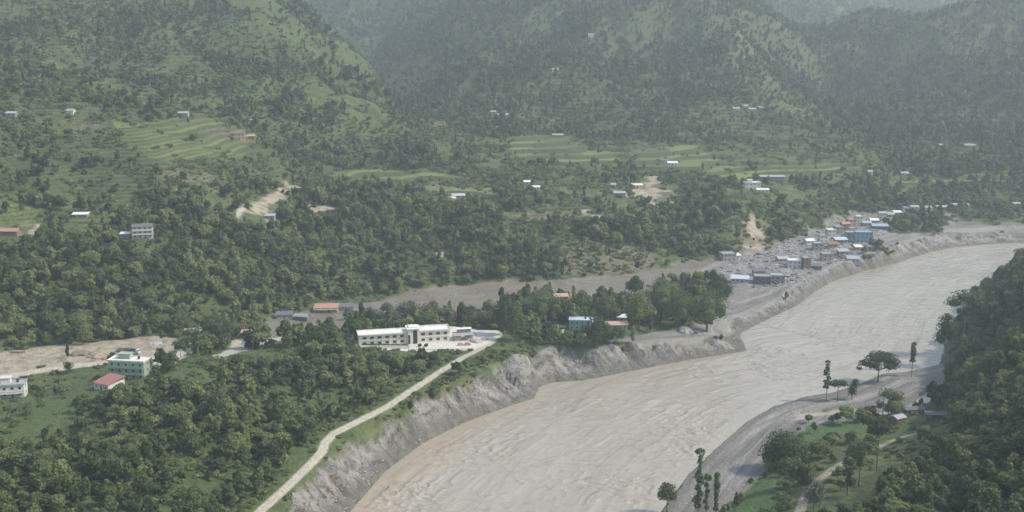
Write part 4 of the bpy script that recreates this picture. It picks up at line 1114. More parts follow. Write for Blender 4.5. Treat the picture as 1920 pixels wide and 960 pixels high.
# river town: a packed strip between the mud plain and the bank
T_ = [  # px, base py, width px, depth, storeys, yaw, wall, roof, roof colour, label
    (1368, 490, 26, 9, 2, 10, "concrete", "flat", "dulltin", "stepped pale concrete house at the wood's foot, alone across the mud from the town"),
    (1383, 486, 12, 6, 1, 10, "white", "lean", "roofwhite", "white lean-to at the right side of the stepped concrete house"),
    (1387, 530, 32, 9, 1, -10, "lilac", "gable", "paleblue", "mud-ringed house with pale blue roof nearest the camera in town"),
    (1430, 534, 30, 10, 2, -6, "slate", "flat", "grey", "dark two-storey ruin open at the front beside the pale blue roofed house"),
    (1458, 532, 26, 9, 2, -4, "grey", "flat", "tin", "grey ruined block with empty windows, right half of the dark pair"),
    (1425, 516, 22, 7, 1, 4, "grey", "lean", "slate", "mud-coloured shack behind the dark two-storey ruin"),
    (1490, 503, 24, 8, 2, 0, "white", "flat", "roofwhite", "white two-storey house with bright roof in the silted near end of town"),
    (1513, 505, 13, 7, 3, 6, "brown", "flat", "concrete", "narrow brown three-storey house right of the bright white house"),
    (1469, 492, 20, 7, 1, 10, "pink", "gable", "tin", "low pinkish house left of the bright white house"),
    (1530, 506, 20, 7, 1, -8, "slate", "lean", "slate", "dark low wreck right of the narrow brown house"),
    (1552, 490, 20, 7, 2, 4, "concrete", "flat", "dulltin", "pale concrete house on the bank midway to the blue building"),
    (1560, 482, 14, 6, 1, 0, "grey", "gable", "slate", "grey slate roofed hut behind the midway concrete house"),
    (1583, 478, 20, 7, 1, 6, "grey", "lean", "tin", "tin roofed shed on the bank below the blue building"),
    (1600, 492, 22, 7, 1, -10, "lilac", "lean", "tin", "lilac shed nearest the water below the blue building"),
    (1535, 470, 18, 7, 2, 0, "concrete", "flat", "concrete", "bare concrete frame house in the middle of the town"),
    (1520, 458, 16, 7, 1, 12, "white", "gable", "roofwhite", "small white gabled house at the upslope side of mid town"),
    (1545, 455, 15, 7, 2, 5, "cream", "flat", "dulltin", "cream two-storey house in the thick of the town"),
    (1562, 464, 16, 7, 1, -5, "pink", "gable", "rust", "rusty roofed pink house in the thick of the town"),
    (1578, 456, 22, 7, 1, 0, "grey", "lean", "paleblue", "long pale blue roof just left of the blue building"),
    (1620, 455, 31, 9, 3, -4, "blue", "flat", "bluetin", "three-storey sky blue building, the tallest in the town"),
    (1596, 449, 18, 8, 2, -4, "tin", "flat", "tin", "grey-blue building joined left of the sky blue building"),
    (1560, 444, 15, 7, 2, 8, "white", "flat", "roofwhite", "white house on the upslope street edge, nearest the wood"),
    (1574, 438, 15, 7, 2, 8, "concrete", "flat", "tin", "second house up the street from the upslope white house"),
    (1587, 432, 15, 7, 2, 8, "brown", "gable", "orange", "orange roofed brown house up the street"),
    (1600, 441, 13, 7, 2, 0, "cream", "flat", "dulltin", "cream house behind the sky blue building"),
    (1598, 424, 15, 7, 2, 8, "pink", "flat", "dulltin", "pinkish house at the street corner below the pale track"),
    (1612, 418, 13, 6, 2, 4, "white", "flat", "cream", "whitish house at the foot of the pale vertical track"),
    (1626, 424, 16, 7, 1, 0, "grey", "gable", "tin", "tin gabled house right of the street corner"),
    (1640, 419, 15, 7, 1, 0, "concrete", "gable", "roofwhite", "concrete house with white roof, second right of the street corner"),
    (1650, 430, 28, 8, 1, -6, "slate", "gable", "bluetin", "long blue-grey roofed hall right of the sky blue building"),
    (1655, 411, 13, 6, 2, 0, "white", "gable", "tin", "narrow white house where the far road row begins"),
    (1672, 408, 14, 6, 1, 0, "grey", "lean", "tin", "grey shop with tin roof in the far road row"),
    (1684, 404, 14, 6, 1, 0, "lilac", "lean", "roofwhite", "lilac shop with white roof in the far road row"),
    (1700, 401, 12, 6, 2, 0, "white", "flat", "dulltin", "white cube house in the far road row"),
    (1715, 399, 14, 6, 2, 0, "concrete", "gable", "tin", "pale gabled house right of the white cube house"),
    (1742, 395, 12, 6, 1, 0, "white", "lean", "dulltin", "lone white roof right of the clump of dark trees"),
    (1770, 394, 24, 6, 1, 0, "grey", "lean", "tin", "long tin roof in the far road row by the bank top"),
    (1795, 390, 16, 6, 1, 0, "concrete", "lean", "tin", "short tin roof right of the long one by the bank top"),
    (1812, 390, 10, 6, 1, 0, "white", "gable", "dulltin", "small white house near the end of the far road row"),
    (1872, 388, 14, 6, 1, 0, "concrete", "gable", "dulltin", "pale house in trees at the far right end of the road"),
    (1910, 388, 16, 6, 1, 0, "white", "lean", "dulltin", "white roof at the right edge of the picture, last along the road"),
    (1635, 470, 16, 6, 1, 6, "grey", "gable", "slate", "slate hut in green bank shrubs right below the blue building"),
    (1611, 470, 14, 6, 1, 3, "concrete", "lean", "cream", "tan roofed shed directly below the sky blue building"),
]
for (a, b_, w_, d_, n_, yw, wl, rf, rc, lab) in T_:
    H_("town_building", "house", lab, a, b_, w_, d_, n_, yw, wl, rf, rc, sh=3.0, group="buildings of the silted river town", clear=.8)
# low walls by the turquoise house
for (x0, x1, py, lab) in ((1003, 1036, 616, "low cream wall piece left of the turquoise house, longer one"), (1045, 1062, 614, "short cream wall piece touching the turquoise house garden"), (1046, 1058, 624, "small white block in grass below the turquoise house")):
    a = Vector(put(x0, py)); c_ = Vector(put(x1, py)); dv = c_ - a
    rt = empty("garden_wall", a, math.atan2(dv.y, dv.x)); tag(rt, lab, "wall")
    b = MB(); b.box(0, dv.length, 0, .3, -1, 1.5); b.build("wall_face", W["cream"], rt)
    b = MB(); b.box(-.1, dv.length + .1, -.05, .35, 1.503, 1.6); b.build("coping", W["roofwhite"], rt)
    NEAR_CLEAR.append((a.x + dv.x / 2, a.y - 2, 6))
for (a, b_, r_, h_, mt, sdd, lab) in ((185, 668, 6, 2.4, "earth", 21, "brown earth heap on the dirt lot behind the green house"), (292, 646, 4, 1.6, "concrete", 23, "grey gravel heap at the back corner of the dirt lot"),
                                      (150, 664, 5, 2.0, "thatch", 24, "dark spoil heap overgrown with weeds on the dirt lot"), (1284, 622, 5, 3.2, "concrete", 25, "pale grey spoil heap on the cliff top under the trees")):
    heap("earth_heap", "earth heap", lab, a, b_, r_, h_, W[mt], sdd)

# ---------------------------------------------------------------- trees one can tell apart
M_DUSTY = leafmat("dusty_foliage", (0.085, 0.095, 0.07), (0.13, 0.14, 0.105), (0.19, 0.19, 0.15), 0.3)
def lone(name, label, px, py, hpx, lobes, leaves, mat, trunk=.5, tr=.02, bark=None, size=None, z=None, cat="tree", group=None, lean=0.0, limbs=5, seed=1):
    """lobes are given for a tree of height 1"""
    x, y, zz = put(px, py)
    if z is not None: x, y, zz = P(px, py, z)
    _, _, dep = project(x, y, zz)
    h = hpx * dep / FPX / math.cos(R(14))
    lb = [tuple(v * h for v in l) for l in lobes]
    rt = empty(name, (x, y, zz - .1)); tag(rt, label, cat, group)
    link_mesh("crown", crown_mesh("crown", lb, leaves if max(l[3] for l in lobes) > .1 else int(leaves * 1.35), size or .36, mat, max(l[3] for l in lobes) > .1, seed), None, rt)
    link_mesh("trunk", trunk_mesh("trunk", lb, tr * h, trunk * h, lean * h, limbs, bark or M_BARK, 8), None, rt)
    NEAR_CLEAR.append((x, y, h * .28)) if hpx > 50 else None
    return rt
def col(n, z0, z1, r, wob=.02, seed=0, gap=1.0):
    g = random.Random(seed)
    return [(g.uniform(-wob, wob), g.uniform(-wob, wob), z0 + (z1 - z0) * (i + .5) / n, r * g.uniform(.7, 1.15), r * g.uniform(.7, 1.15), (z1 - z0) / n * .62 * gap) for i in range(n)]
lone("slender_tree", "tall ragged spindly tree at the left tip of the flooded tree line", 1549, 752, 78, col(9, .3, 1, .065, .03, 1, .8), 420, M_DARK, .95, .009, limbs=2)
lone("flat_topped_tree", "small flat-topped tree just right of the spindly one on the flood plain", 1570, 753, 42, [(0, 0, .82, .33, .3, .15), (-.22, 0, .78, .2, .2, .13), (.24, 0, .8, .2, .2, .14)], 500, M_DARK, .65, .025, size=.3, seed=2)
lone("shrubby_tree", "narrow bushy tree leaning right, third from the left on the flood plain", 1597, 750, 40, [(0, 0, .45, .2, .2, .35), (.12, 0, .8, .16, .16, .2)], 420, M_DARK, .5, .02, size=.3, seed=3)
lone("umbrella_tree", "wide umbrella-shaped tree standing in mud at the water's edge", 1646, 717, 55,
     [(-.1, 0, .80, .38, .36, .17), (.26, 0, .80, .36, .34, .20), (-.42, 0, .64, .26, .24, .14), (.5, 0, .62, .2, .2, .2), (.1, .2, .86, .36, .3, .14), (-.66, 0, .48, .10, .1, .06), (.3, -.2, .6, .24, .2, .15), (-.2, -.2, .62, .22, .2, .14)], 2100, M_DARK, .42, .03, size=.34, limbs=7, seed=4)
lone("columnar_tree", "slim dark column of a tree on a bare stem, alone at the bank", 1709, 706, 64, col(6, .42, 1, .075, .008, 5), 700, M_DARK, .8, .012, limbs=1, size=.28)
lone("tall_tree", "tall full-crowned tree with bare lower trunk at the foot of the right hill", 1768, 684, 98, [(0, 0, .72, .17, .17, .24), (-.07, 0, .5, .14, .14, .14), (.08, 0, .58, .14, .14, .16), (.02, 0, .9, .09, .09, .09)], 1200, M_DARK, .7, .012, bark=M_PALEBARK)
lone("tall_tree", "spreading tall tree behind the bare-trunked one against the river", 1806, 640, 100, [(0, 0, .82, .28, .25, .13), (-.22, 0, .72, .18, .18, .1), (.2, 0, .7, .2, .2, .13), (.05, 0, .55, .16, .16, .12)], 1300, M_DARK, .7, .012, bark=M_PALEBARK)
lone("twiggy_tree", "thin-leaved double tree at the near edge of the mud, by the grass", 1655, 779, 56, [(-.12, 0, .35, .16, .16, .17), (.1, 0, .72, .26, .24, .2), (.3, 0, .5, .15, .15, .17)], 520, M_MID, .6, .018, size=.3, seed=8)
lone("twiggy_tree", "smaller light green tree with open crown beside the double tree on the mud edge", 1681, 777, 48, [(0, 0, .7, .25, .25, .25), (-.1, 0, .4, .15, .15, .15)], 360, M_LITE, .6, .018, size=.28, seed=9)
lone("round_tree", "round pale green tree standing alone at the bottom of the river bank", 1250, 962, 62, [(0, 0, .68, .25, .25, .26), (-.13, 0, .55, .16, .16, .15), (.12, 0, .5, .15, .15, .15)], 900, M_LITE, .5, .02, size=.32, seed=10)
lone("tufted_tree", "tallest of three bank poplars, tuft of leaves at its tip", 1309, 962, 124, [(0, 0, .955, .075, .075, .045)] + col(4, .62, .9, .035, .012, 3) + col(6, .08, .62, .055, .03, 4), 1000, M_MID, .93, .008, limbs=1, size=.3)
lone("tufted_tree", "middle bank poplar with broken clumps of leaves", 1324, 965, 78, [(0, 0, .92, .085, .085, .08)] + col(5, .1, .8, .055, .02, 6, .8), 620, M_MID, .85, .012, limbs=1, size=.28)
lone("columnar_tree", "dense green column poplar, rightmost of the three on the bank", 1342, 968, 84, col(8, .12, 1, .06, .008, 7), 900, M_MID, .85, .012, limbs=1, size=.28)
lone("dome_tree", "large dark dome-shaped tree between the mud and the rice field", 1470, 874, 68, [(0, 0, .5, .52, .48, .42), (-.35, 0, .36, .34, .34, .32), (.36, 0, .38, .36, .34, .34), (.05, -.25, .6, .34, .3, .3), (-.1, .1, .72, .3, .3, .24)], 3000, M_DARK, .4, .04, size=.34, seed=11)
lone("bare_stem_tree", "tall tree with bushy top and long dark bare stem beside the path", 1643, 886, 106, [(0, 0, .84, .17, .17, .13), (-.08, 0, .75, .12, .12, .09), (.1, 0, .78, .12, .12, .08), (-.18, 0, .92, .12, .1, .08)], 1100, M_DARK, .75, .012, size=.32, seed=12)
lone("bare_stem_tree", "wide-crowned tall tree left of the bushy-topped one by the path", 1610, 912, 100, [(.05, 0, .78, .24, .22, .15), (-.1, 0, .62, .18, .18, .14), (.18, 0, .9, .13, .13, .1), (0, 0, .45, .12, .12, .14)], 1400, M_MID, .6, .015, size=.32, seed=13)
lone("bare_stem_tree", "short dark tree on the path's inner edge, left of the two tall ones", 1588, 930, 76, [(0, 0, .85, .15, .15, .12), (0, 0, .6, .13, .13, .13), (.05, 0, .35, .13, .13, .15)], 800, M_DARK, .7, .016, size=.3, seed=14)
lone("bushy_tree", "grey-green bushy tree growing over the bottom of the bent path", 1525, 962, 60, [(0, 0, .55, .3, .3, .35), (.1, 0, .75, .2, .2, .2)], 800, M_DUSTY, .4, .02, size=.3, seed=15)
lone("bushy_tree", "loose blue-green tree right below the dark dome tree", 1487, 912, 60, [(0, 0, .5, .34, .3, .4), (.3, 0, .45, .25, .25, .3), (-.2, 0, .7, .2, .2, .2)], 900, M_MID, .4, .02, size=.32, seed=16)
lone("round_tree", "bushy tree on the grass left of the two tall path trees", 1533, 860, 40, [(0, 0, .5, .5, .45, .42), (.3, 0, .4, .35, .35, .32)], 700, M_MID, .3, .03, size=.32, seed=17)
# left bank
lone("slender_tree", "thin feathery tree rising against the brown silt left of the school", 600, 645, 46, col(6, .2, 1, .09, .03, 11, .9), 420, M_MID, .9, .014, limbs=1, size=.3)
lone("slender_tree", "thinner dark tree next left of the feathery one", 568, 646, 40, col(5, .2, 1, .11, .04, 12), 380, M_DARK, .85, .016, limbs=1, size=.3)
lone("round_tree", "short leaning tree, leftmost of three before the brown silt", 543, 645, 30, [(0, 0, .6, .35, .3, .35), (.2, 0, .8, .2, .2, .15)], 350, M_MID, .5, .03, size=.3)
lone("bright_tree", "bright yellow-green upright tree at the back edge of the dirt lot", 156, 646, 62, [(-.05, 0, .8, .3, .28, .16), (0, 0, .5, .22, .22, .2), (.08, 0, .25, .25, .2, .2)], 1100, M_LITE, .7, .02, size=.36, seed=21)
lone("round_tree", "round yellow-green tree left of the brown stone house", 302, 622, 36, [(0, 0, .55, .6, .5, .42), (.35, 0, .4, .35, .35, .3)], 800, M_LITE, .4, .03, seed=22)
lone("round_tree", "round dark green tree nearest left of the brown stone house", 340, 624, 38, [(0, 0, .55, .5, .5, .42), (-.2, 0, .45, .3, .35, .3)], 800, M_MID, .4, .03, seed=23)
lone("round_tree", "large dark tree right behind the brown stone house", 408, 640, 50, [(0, 0, .55, .5, .5, .42), (-.3, 0, .4, .35, .35, .3), (.4, 0, .45, .35, .35, .3)], 1200, M_DARK, .4, .03, seed=24)
lone("small_tree", "single small round tree on the road edge of the dirt lot", 128, 700, 22, [(0, 0, .6, .4, .4, .38)], 300, M_DARK, .5, .05, size=.25, seed=25)
lone("cone_tree", "dark cone-shaped tree behind the right end of the school", 877, 614, 38, [(0, 0, .4, .33, .33, .33), (0, 0, .75, .24, .24, .25)], 600, M_DARK, .4, .03, seed=26)
for (a, b_, h_, w_, mt, lab, sdd) in ((945, 628, 78, .34, M_DARK, "tall dark tree at the left end of the terrace wood", 31), (968, 640, 66, .3, M_MID, "leafy tree at the road end beside the tall dark one", 32), (1018, 600, 62, .7, M_MID, "very broad green tree left of the brown red-roofed house", 33),
        (1118, 652, 62, .52, M_DARK, "dark spreading tree hanging over the cliff below the turquoise house", 34), (1090, 588, 44, .5, M_MID, "round tree behind the turquoise house", 35), (1134, 600, 48, .5, M_MID, "leafy tree between the turquoise and pink roofed houses", 36),
        (1167, 590, 46, .42, M_DUSTY, "dust-grey round tree behind the pink roofed house", 37), (1198, 616, 72, .33, M_LITE, "bright green tree right of the pink roofed house", 38), (1240, 600, 82, .55, M_MID, "huge full green tree in the middle of the terrace wood", 39),
        (1275, 614, 70, .5, M_MID, "broad green tree above the grey spoil heap", 40), (1325, 622, 84, .5, M_MID, "broad olive tree at the right end of the terrace wood", 41), (1345, 572, 60, .5, M_DARK, "dark green tree nearest the silted ruins at the terrace end", 42), (1190, 556, 40, .45, M_DARK, "dark grey-green tree at the back of the terrace wood", 43)):
    s_ = w_
    lone("terrace_tree", lab, a, b_, h_, [(0, 0, .58, s_ * .62, s_ * .6, .36), (-s_ * .55, 0, .45, s_ * .45, s_ * .42, .26), (s_ * .55, 0, .48, s_ * .45, s_ * .42, .28), (0, -s_ * .4, .42, s_ * .45, s_ * .4, .26), (s_ * .1, s_ * .2, .74, s_ * .4, s_ * .4, .22)], 1500, mt, .4, .028, seed=sdd)
# palm-like plant at the left
def palm(label, px, py, h):
    x, y, z = put(px, py); rt = empty("palm", (x, y, z)); tag(rt, label, "palm")
    MB().tube((0, 0, -.5), (.2, 0, h * .55), .22, .16, 8).build("trunk", M_PALEBARK, rt)
    g = random.Random(3); b = MB()
    for i in range(16):
        a = i * 2 * math.pi / 16 + g.uniform(-.15, .15); pr_ = Vector((.2, 0, h * .55)); w_ = .5
        el = g.uniform(.2, 1.1)
        for k in range(5):
            nx = pr_ + Vector((math.cos(a) * math.cos(el), math.sin(a) * math.cos(el), math.sin(el))) * h * .13
            sd_ = Vector((-math.sin(a), math.cos(a), 0)) * w_
            n0 = len(b.v); w2_ = w_ * (1.1 if k < 2 else .6); s2 = Vector((-math.sin(a), math.cos(a), 0)) * w2_
            b.v += [tuple(pr_ - sd_), tuple(pr_ + sd_), tuple(nx + s2), tuple(nx - s2)]; b.f.append((n0, n0 + 1, n0 + 2, n0 + 3))
            pr_ = nx; w_ = w2_; el -= .42
    b.build("crown", M_DARK, rt)
palm("dark fan-leaved palm in front of the whitewashed house at the left edge", 28, 790, 8.5)
palm("smaller fan-leaved palm to the right of the dark one below the whitewashed house", 48, 778, 6)
# mud-dusted trees standing in the silt behind the school
g = random.Random(9)
dn = 0
for (a, b_, h_) in ((694, 604, 30), (712, 612, 34), (735, 606, 30), (758, 598, 34), (780, 604, 36), (800, 600, 32), (822, 604, 30), (845, 606, 28), (668, 612, 30), (725, 590, 24), (770, 588, 26), (812, 586, 24), (905, 614, 34), (920, 606, 26), (655, 600, 22), (748, 614, 28), (835, 594, 22)):
    s_ = g.uniform(.42, .6)
    side = "left wing" if a < 760 else ("stair tower" if a < 790 else ("right wing" if a < 860 else "gravel heap"))
    dn += 1
    lone("dusty_tree", "grey dusted tree, %s, in the silt behind the school's %s" % (["lowest", "broad", "upright", "ragged", "bent", "thick", "pale", "thin", "near", "far", "small", "farther", "nearer", "bushy", "little", "front", "hind"][dn - 1], side), a, b_, h_,
         [(0, 0, .6, s_ * .7, s_ * .7, .36), (-s_ * .5, 0, .45, s_ * .5, s_ * .4, .25), (s_ * .5, 0, .5, s_ * .5, s_ * .4, .28)], 420, M_DUSTY, .4, .03, seed=60 + dn, group="dusty trees behind the school")

for (a, b_, r_) in ((470, 405, 13), (500, 385, 13), (525, 368, 12), (545, 350, 12), (565, 360, 10), (505, 410, 11), (1240, 365, 14), (1225, 345, 10), (1412, 440, 9), (1418, 460, 9), (600, 395, 9), (620, 392, 9),
    (960, 405, 12), (1000, 402, 12), (1100, 402, 9), (440, 655, 6), (420, 662, 6), (445, 643, 6), (520, 636, 6), (0, 432, 12), (50, 430, 10), (760, 330, 18), (700, 330, 16), (820, 352, 16), (880, 360, 14), (160, 412, 10), (115, 440, 8)):
    x, y, z = put(a, b_); NEAR_CLEAR.append((x, y, r_))
for (a, b_) in ((1497, 965), (1510, 930), (1535, 900), (1550, 888), (1570, 873), (1600, 857), (1630, 842), (1660, 833), (1695, 820), (1560, 805), (1600, 800), (1630, 796), (1400, 950), (1425, 925), (1440, 905), (1410, 970), (1730, 768), (1745, 775), (1735, 785)):
    x, y, z = put(a, b_); NEAR_CLEAR.append((x, y, 5.5))
# ---------------------------------------------------------------- thatched shelters at the grass tip of the right bank
for (a, b_, w_, yw, rc, lab) in ((1716, 776, 36, 5, "slate", "dark roofed open shelter at the edge of the pond on the right bank"), (1757, 786, 40, -8, "slate", "long dark roofed hut below the right hill, right of the open shelter"), (1690, 792, 22, 30, "tin", "small grey roofed hut on stony ground beside the path end")):
    H_("hut", "hut", lab, a, b_, w_, 4.5, 1, yw, "wood", "gable", rc, sh=2.2)

# ---------------------------------------------------------------- rubble on the silt
def rock_mesh(seed):
    bm = bmesh.new(); bmesh.ops.create_icosphere(bm, subdivisions=1, radius=1); g = random.Random(seed)
    for v in bm.verts: v.co = Vector((v.co.x * g.uniform(.6, 1.2), v.co.y * g.uniform(.6, 1.2), v.co.z * g.uniform(.4, .8)))
    m = bpy.data.meshes.new("stone_kind"); bm.to_mesh(m); bm.free(); return m
def plank_mesh(seed, mat, dims):
    b = MB(); b.box(-dims[0], dims[0], -dims[1], dims[1], -.2, dims[2]); m = b.mesh("debris_kind"); m.materials.append(mat); return m

# ---------------------------------------------------------------- the woods
for (hx, hy, hr) in NEAR_CLEAR:
    keep = ((X_ - hx) ** 2 + (Y_ - hy) ** 2 > hr ** 2)
    # do not hide a house behind trees standing right in front of it
    t = np.clip((X_ * hx + Y_ * hy) / (hx * hx + hy * hy), 0, 2)
    side = np.hypot(X_ - t * hx, Y_ - t * hy)
    infront = (side < hr * 0.85) & (t < 1) & (np.hypot(X_ - hx, Y_ - hy) < hr * 3.0)
    keep &= ~infront
    X_, Y_, S_, C_ = X_[keep], Y_[keep], S_[keep], C_[keep]
Z_ = sample(Z, X_, Y_)
v = visible(X_, Y_, Z_, 9 * S_) | (Y_ < 1000)
X_, Y_, S_, C_, Z_ = X_[v], Y_[v], S_[v], C_[v], Z_[v]
sy = (Z_ > 0.6) | (Y_ > 1300)
X_, Y_, S_, C_, Z_ = X_[sy], Y_[sy], S_[sy], C_[sy], Z_[sy]
px_, py_, dep_ = project(X_, Y_, Z_ + 5 * S_)
tx_, ty_, _d = project(X_, Y_, Z_ + 9.5 * S_)
block = ((tx_ > 652) & (tx_ < 945) & (ty_ < 658) & (Y_ < 615)) | ((tx_ > 395) & (tx_ < 560) & (ty_ < 664) & (Y_ < 580) & (ty_ > 620)) | ((tx_ > -5) & (tx_ < 400) & (ty_ < 712) & (Y_ < 560) & (ty_ > 640) & (np.abs(tx_ - 300) > 25))
keep = ~block
X_, Y_, S_, C_, Z_, px_, py_, dep_ = [q[keep] for q in (X_, Y_, S_, C_, Z_, px_, py_, dep_)]
big = S_ / dep_
inframe = (px_ > -12) & (px_ < 1932) & (py_ > -12) & (py_ < 985)
order = np.argsort(-np.where(inframe & (Y_ < 900), big, 0))
chosen = order[:300]
print("trees", len(X_), "smallest chosen", dep_[chosen].max())
ANCH = [(40, 900, "in the bottom left corner"), (40, 820, "above the left grass strip's end"), (130, 880, "low in the wood right of the grass strip"), (230, 930, "at the bottom of the left wood"), (330, 930, "near the picture bottom, left wood"), (420, 930, "at the road's bottom end"),
    (150, 780, "on the shoulder above the grass strip"), (230, 800, "in the left wood below the red shed"), (240, 740, "just below the maroon shed"), (300, 860, "deep in the left wood"), (400, 860, "in the wood left of the road bend"), (500, 890, "at the road's inner edge, low"), (560, 830, "beside the road bend"),
    (320, 760, "under the crest right of the green house"), (350, 700, "on the wooded crest by the dirt lot"), (430, 700, "on the crest below the forked track"), (430, 780, "midway down the left wood"), (500, 760, "in the hollow of the left wood"), (520, 690, "on the crest left of the school"),
    (600, 760, "above the road, middle of the slope"), (600, 690, "on the slope left below the school"), (680, 730, "on the slope under the school's left wing"), (760, 690, "on the slope under the stair tower"), (830, 670, "under the school yard by the road"), (660, 780, "just above the rising road"), (900, 690, "on the cliff edge below the road end"), (970, 660, "between road end and cliff"),
    (90, 740, "left of the maroon shed"), (60, 690, "by the dirt lot"), (100, 610, "in the wood behind the dirt lot"), (300, 600, "in the wood behind the brown stone house"),
    (1430, 960, "beside the lower rice field"), (1460, 900, "below the dark dome tree"), (1560, 930, "on the path's inner bend"), (1560, 840, "on the grass above the path"), (1640, 940, "below the two tall path trees"), (1720, 930, "at the bottom of the right slope"), (1800, 940, "low on the near right slope"), (1890, 940, "in the bottom right corner"),
    (1720, 850, "above the upper path end"), (1800, 860, "mid height on the near right slope"), (1890, 860, "at the right edge above the corner"), (1780, 790, "behind the long dark hut"), (1850, 790, "on the right hill above the hut"), (1900, 760, "at the right edge, hill middle"), (1800, 720, "on the right hill by the flood plain"), (1860, 700, "mid height on the right hill"), (1910, 650, "at the right edge, upper hill"),
    (1810, 630, "on the right hill's river side"), (1870, 600, "on the upper right hill"), (1860, 530, "near the right hill's top outline"), (1910, 500, "at the very top of the right hill")]
rg = random.Random(5)
forest_keep = np.ones(len(X_), bool)
forest_keep[chosen] = False
SHN = ["round crowned", "upright", "broad", "small crowned", "tall domed", "slender"]
picks = []
for i in chosen:
    si = rg.choice([0, 0, 1, 2, 2, 3, 4, 4, 5]) if px_[i] > 1350 else rg.choice([0, 1, 2, 3, 3, 4])
    mi = rg.choice([0, 0, 1, 1, 1, 2, 2]) if px_[i] < 1350 else rg.choice([0, 1, 1, 2])
    k = min(range(len(ANCH)), key=lambda q: (ANCH[q][0] - px_[i]) ** 2 + ((ANCH[q][1] - py_[i]) * 1.5) ** 2)
    picks.append((si, mi, k, int(i)))
bag = {}
for p in picks: bag.setdefault(p[:3], []).append(p[3])
for (si, mi, k), ids in bag.items():
    ids.sort(key=lambda q: dep_[q])
    n_ = len(ids)
    ordw = ["second", "third", "fourth", "fifth", "sixth", "seventh", "eighth", "ninth", "tenth"]
    names = [""] if n_ == 1 else (["nearer ", "farther "] if n_ == 2 else ["nearest "] + [ordw[min(k_, 8)] + " nearest " for k_ in range(n_ - 2)] + ["farthest "])
    for nm_, i in zip(names, ids):
        rt = empty("broadleaf_tree", (float(X_[i]), float(Y_[i]), float(Z_[i]) - .15), rg.uniform(0, 6.28))
        rt.scale = (float(S_[i]) * rg.uniform(.88, 1.12), float(S_[i]) * rg.uniform(.88, 1.12), float(S_[i]) * rg.uniform(.85, 1.15))
        tag(rt, "%s%s %s tree %s" % (nm_, SHN[si], MATS3[mi][0], ANCH[k][2]), "tree", "trees " + ANCH[k][2])
        cm, tm = TREE_MESH[si, mi]
        link_mesh("crown", cm, None, rt); link_mesh("trunk", tm, None, rt)

def gn_scatter(name, x, y, z, s, idx_, sources, seed):
    """one object of points that carries the given plants"""
    g = np.random.default_rng(seed)
    c = bpy.data.collections.new(name + "_kinds")
    for k, m in enumerate(sources):
        o = bpy.data.objects.new("%s_kind.%03d" % (name, k), m); c.objects.link(o)
    m = bpy.data.meshes.new(name)
    n = len(x)
    m.vertices.add(n)
    m.vertices.foreach_set("co", np.stack([x, y, z], -1).astype(np.float32).ravel())
    for nm, a, ty in (("pick", idx_.astype(np.int32), 'INT'), ("turn", g.uniform(0, 6.28, n).astype(np.float32), 'FLOAT'), ("size", s.astype(np.float32), 'FLOAT'), ("tall", (s * g.uniform(.85, 1.2, n)).astype(np.float32), 'FLOAT')):
        at = m.attributes.new(nm, ty, 'POINT'); at.data.foreach_set("value", a)
    o = link_mesh(name, m)
    ng = bpy.data.node_groups.new(name, 'GeometryNodeTree')
    ng.interface.new_socket("Geometry", in_out='INPUT', socket_type='NodeSocketGeometry')
    ng.interface.new_socket("Geometry", in_out='OUTPUT', socket_type='NodeSocketGeometry')
    def nn(t): return ng.nodes.new(t)
    gi, go, ip, ci = nn("NodeGroupInput"), nn("NodeGroupOutput"), nn("GeometryNodeInstanceOnPoints"), nn("GeometryNodeCollectionInfo")
    ci.inputs[0].default_value = c; ci.inputs["Separate Children"].default_value = True; ci.inputs["Reset Children"].default_value = True
    def na(nm, ty):
        a = nn("GeometryNodeInputNamedAttribute"); a.data_type = ty; a.inputs[0].default_value = nm; return a.outputs[0]
    ip.inputs["Pick Instance"].default_value = True
    cr, cs = nn("ShaderNodeCombineXYZ"), nn("ShaderNodeCombineXYZ")
    L = ng.links.new
    L(gi.outputs[0], ip.inputs["Points"]); L(ci.outputs[0], ip.inputs["Instance"]); L(na("pick", 'INT'), ip.inputs["Instance Index"])
    L(na("turn", 'FLOAT'), cr.inputs[2]); L(cr.outputs[0], ip.inputs["Rotation"])
    sz = na("size", 'FLOAT'); L(sz, cs.inputs[0]); L(sz, cs.inputs[1]); L(na("tall", 'FLOAT'), cs.inputs[2]); L(cs.outputs[0], ip.inputs["Scale"])
    L(ip.outputs[0], go.inputs[0])
    md = o.modifiers.new(name, 'NODES'); md.node_group = ng
    return o
def joined(lb, th, tr_, n, size, mat, seed):
    a = crown_mesh("far_crown", lb, n, size, mat, True, seed)
    b = MB(); b.tube((0, 0, -.8), (0, 0, th), tr_, tr_ * .6, 5)
    k = len(a.vertices)
    vv = [tuple(q.co) for q in a.vertices] + b.v
    ff = [tuple(p.vertices) for p in a.polygons] + [tuple(i + k for i in f) for f in b.f]
    m = bpy.data.meshes.new("tree_kind"); m.from_pydata(vv, [], ff)
    m.materials.append(mat); m.materials.append(M_BARK)
    mi = [0] * len(a.polygons) + [1] * len(b.f)
    m.polygons.foreach_set("material_index", mi); m.update()
    return m
SPIRE = [(0, 0, 3.0, 2.0, 2.0, 2.0), (0.2, 0, 5.6, 1.6, 1.6, 2.0), (0, .1, 8.0, 1.1, 1.1, 1.8), (0, 0, 10.0, .6, .6, 1.4)]
src_mid = [joined(SHAPES[k][0], SHAPES[k][1], .2, 520, .50, M_ALL, 70 + k) for k in range(6)] + [joined(SPIRE, 6, .2, 380, .45, M_ALL, 79)]
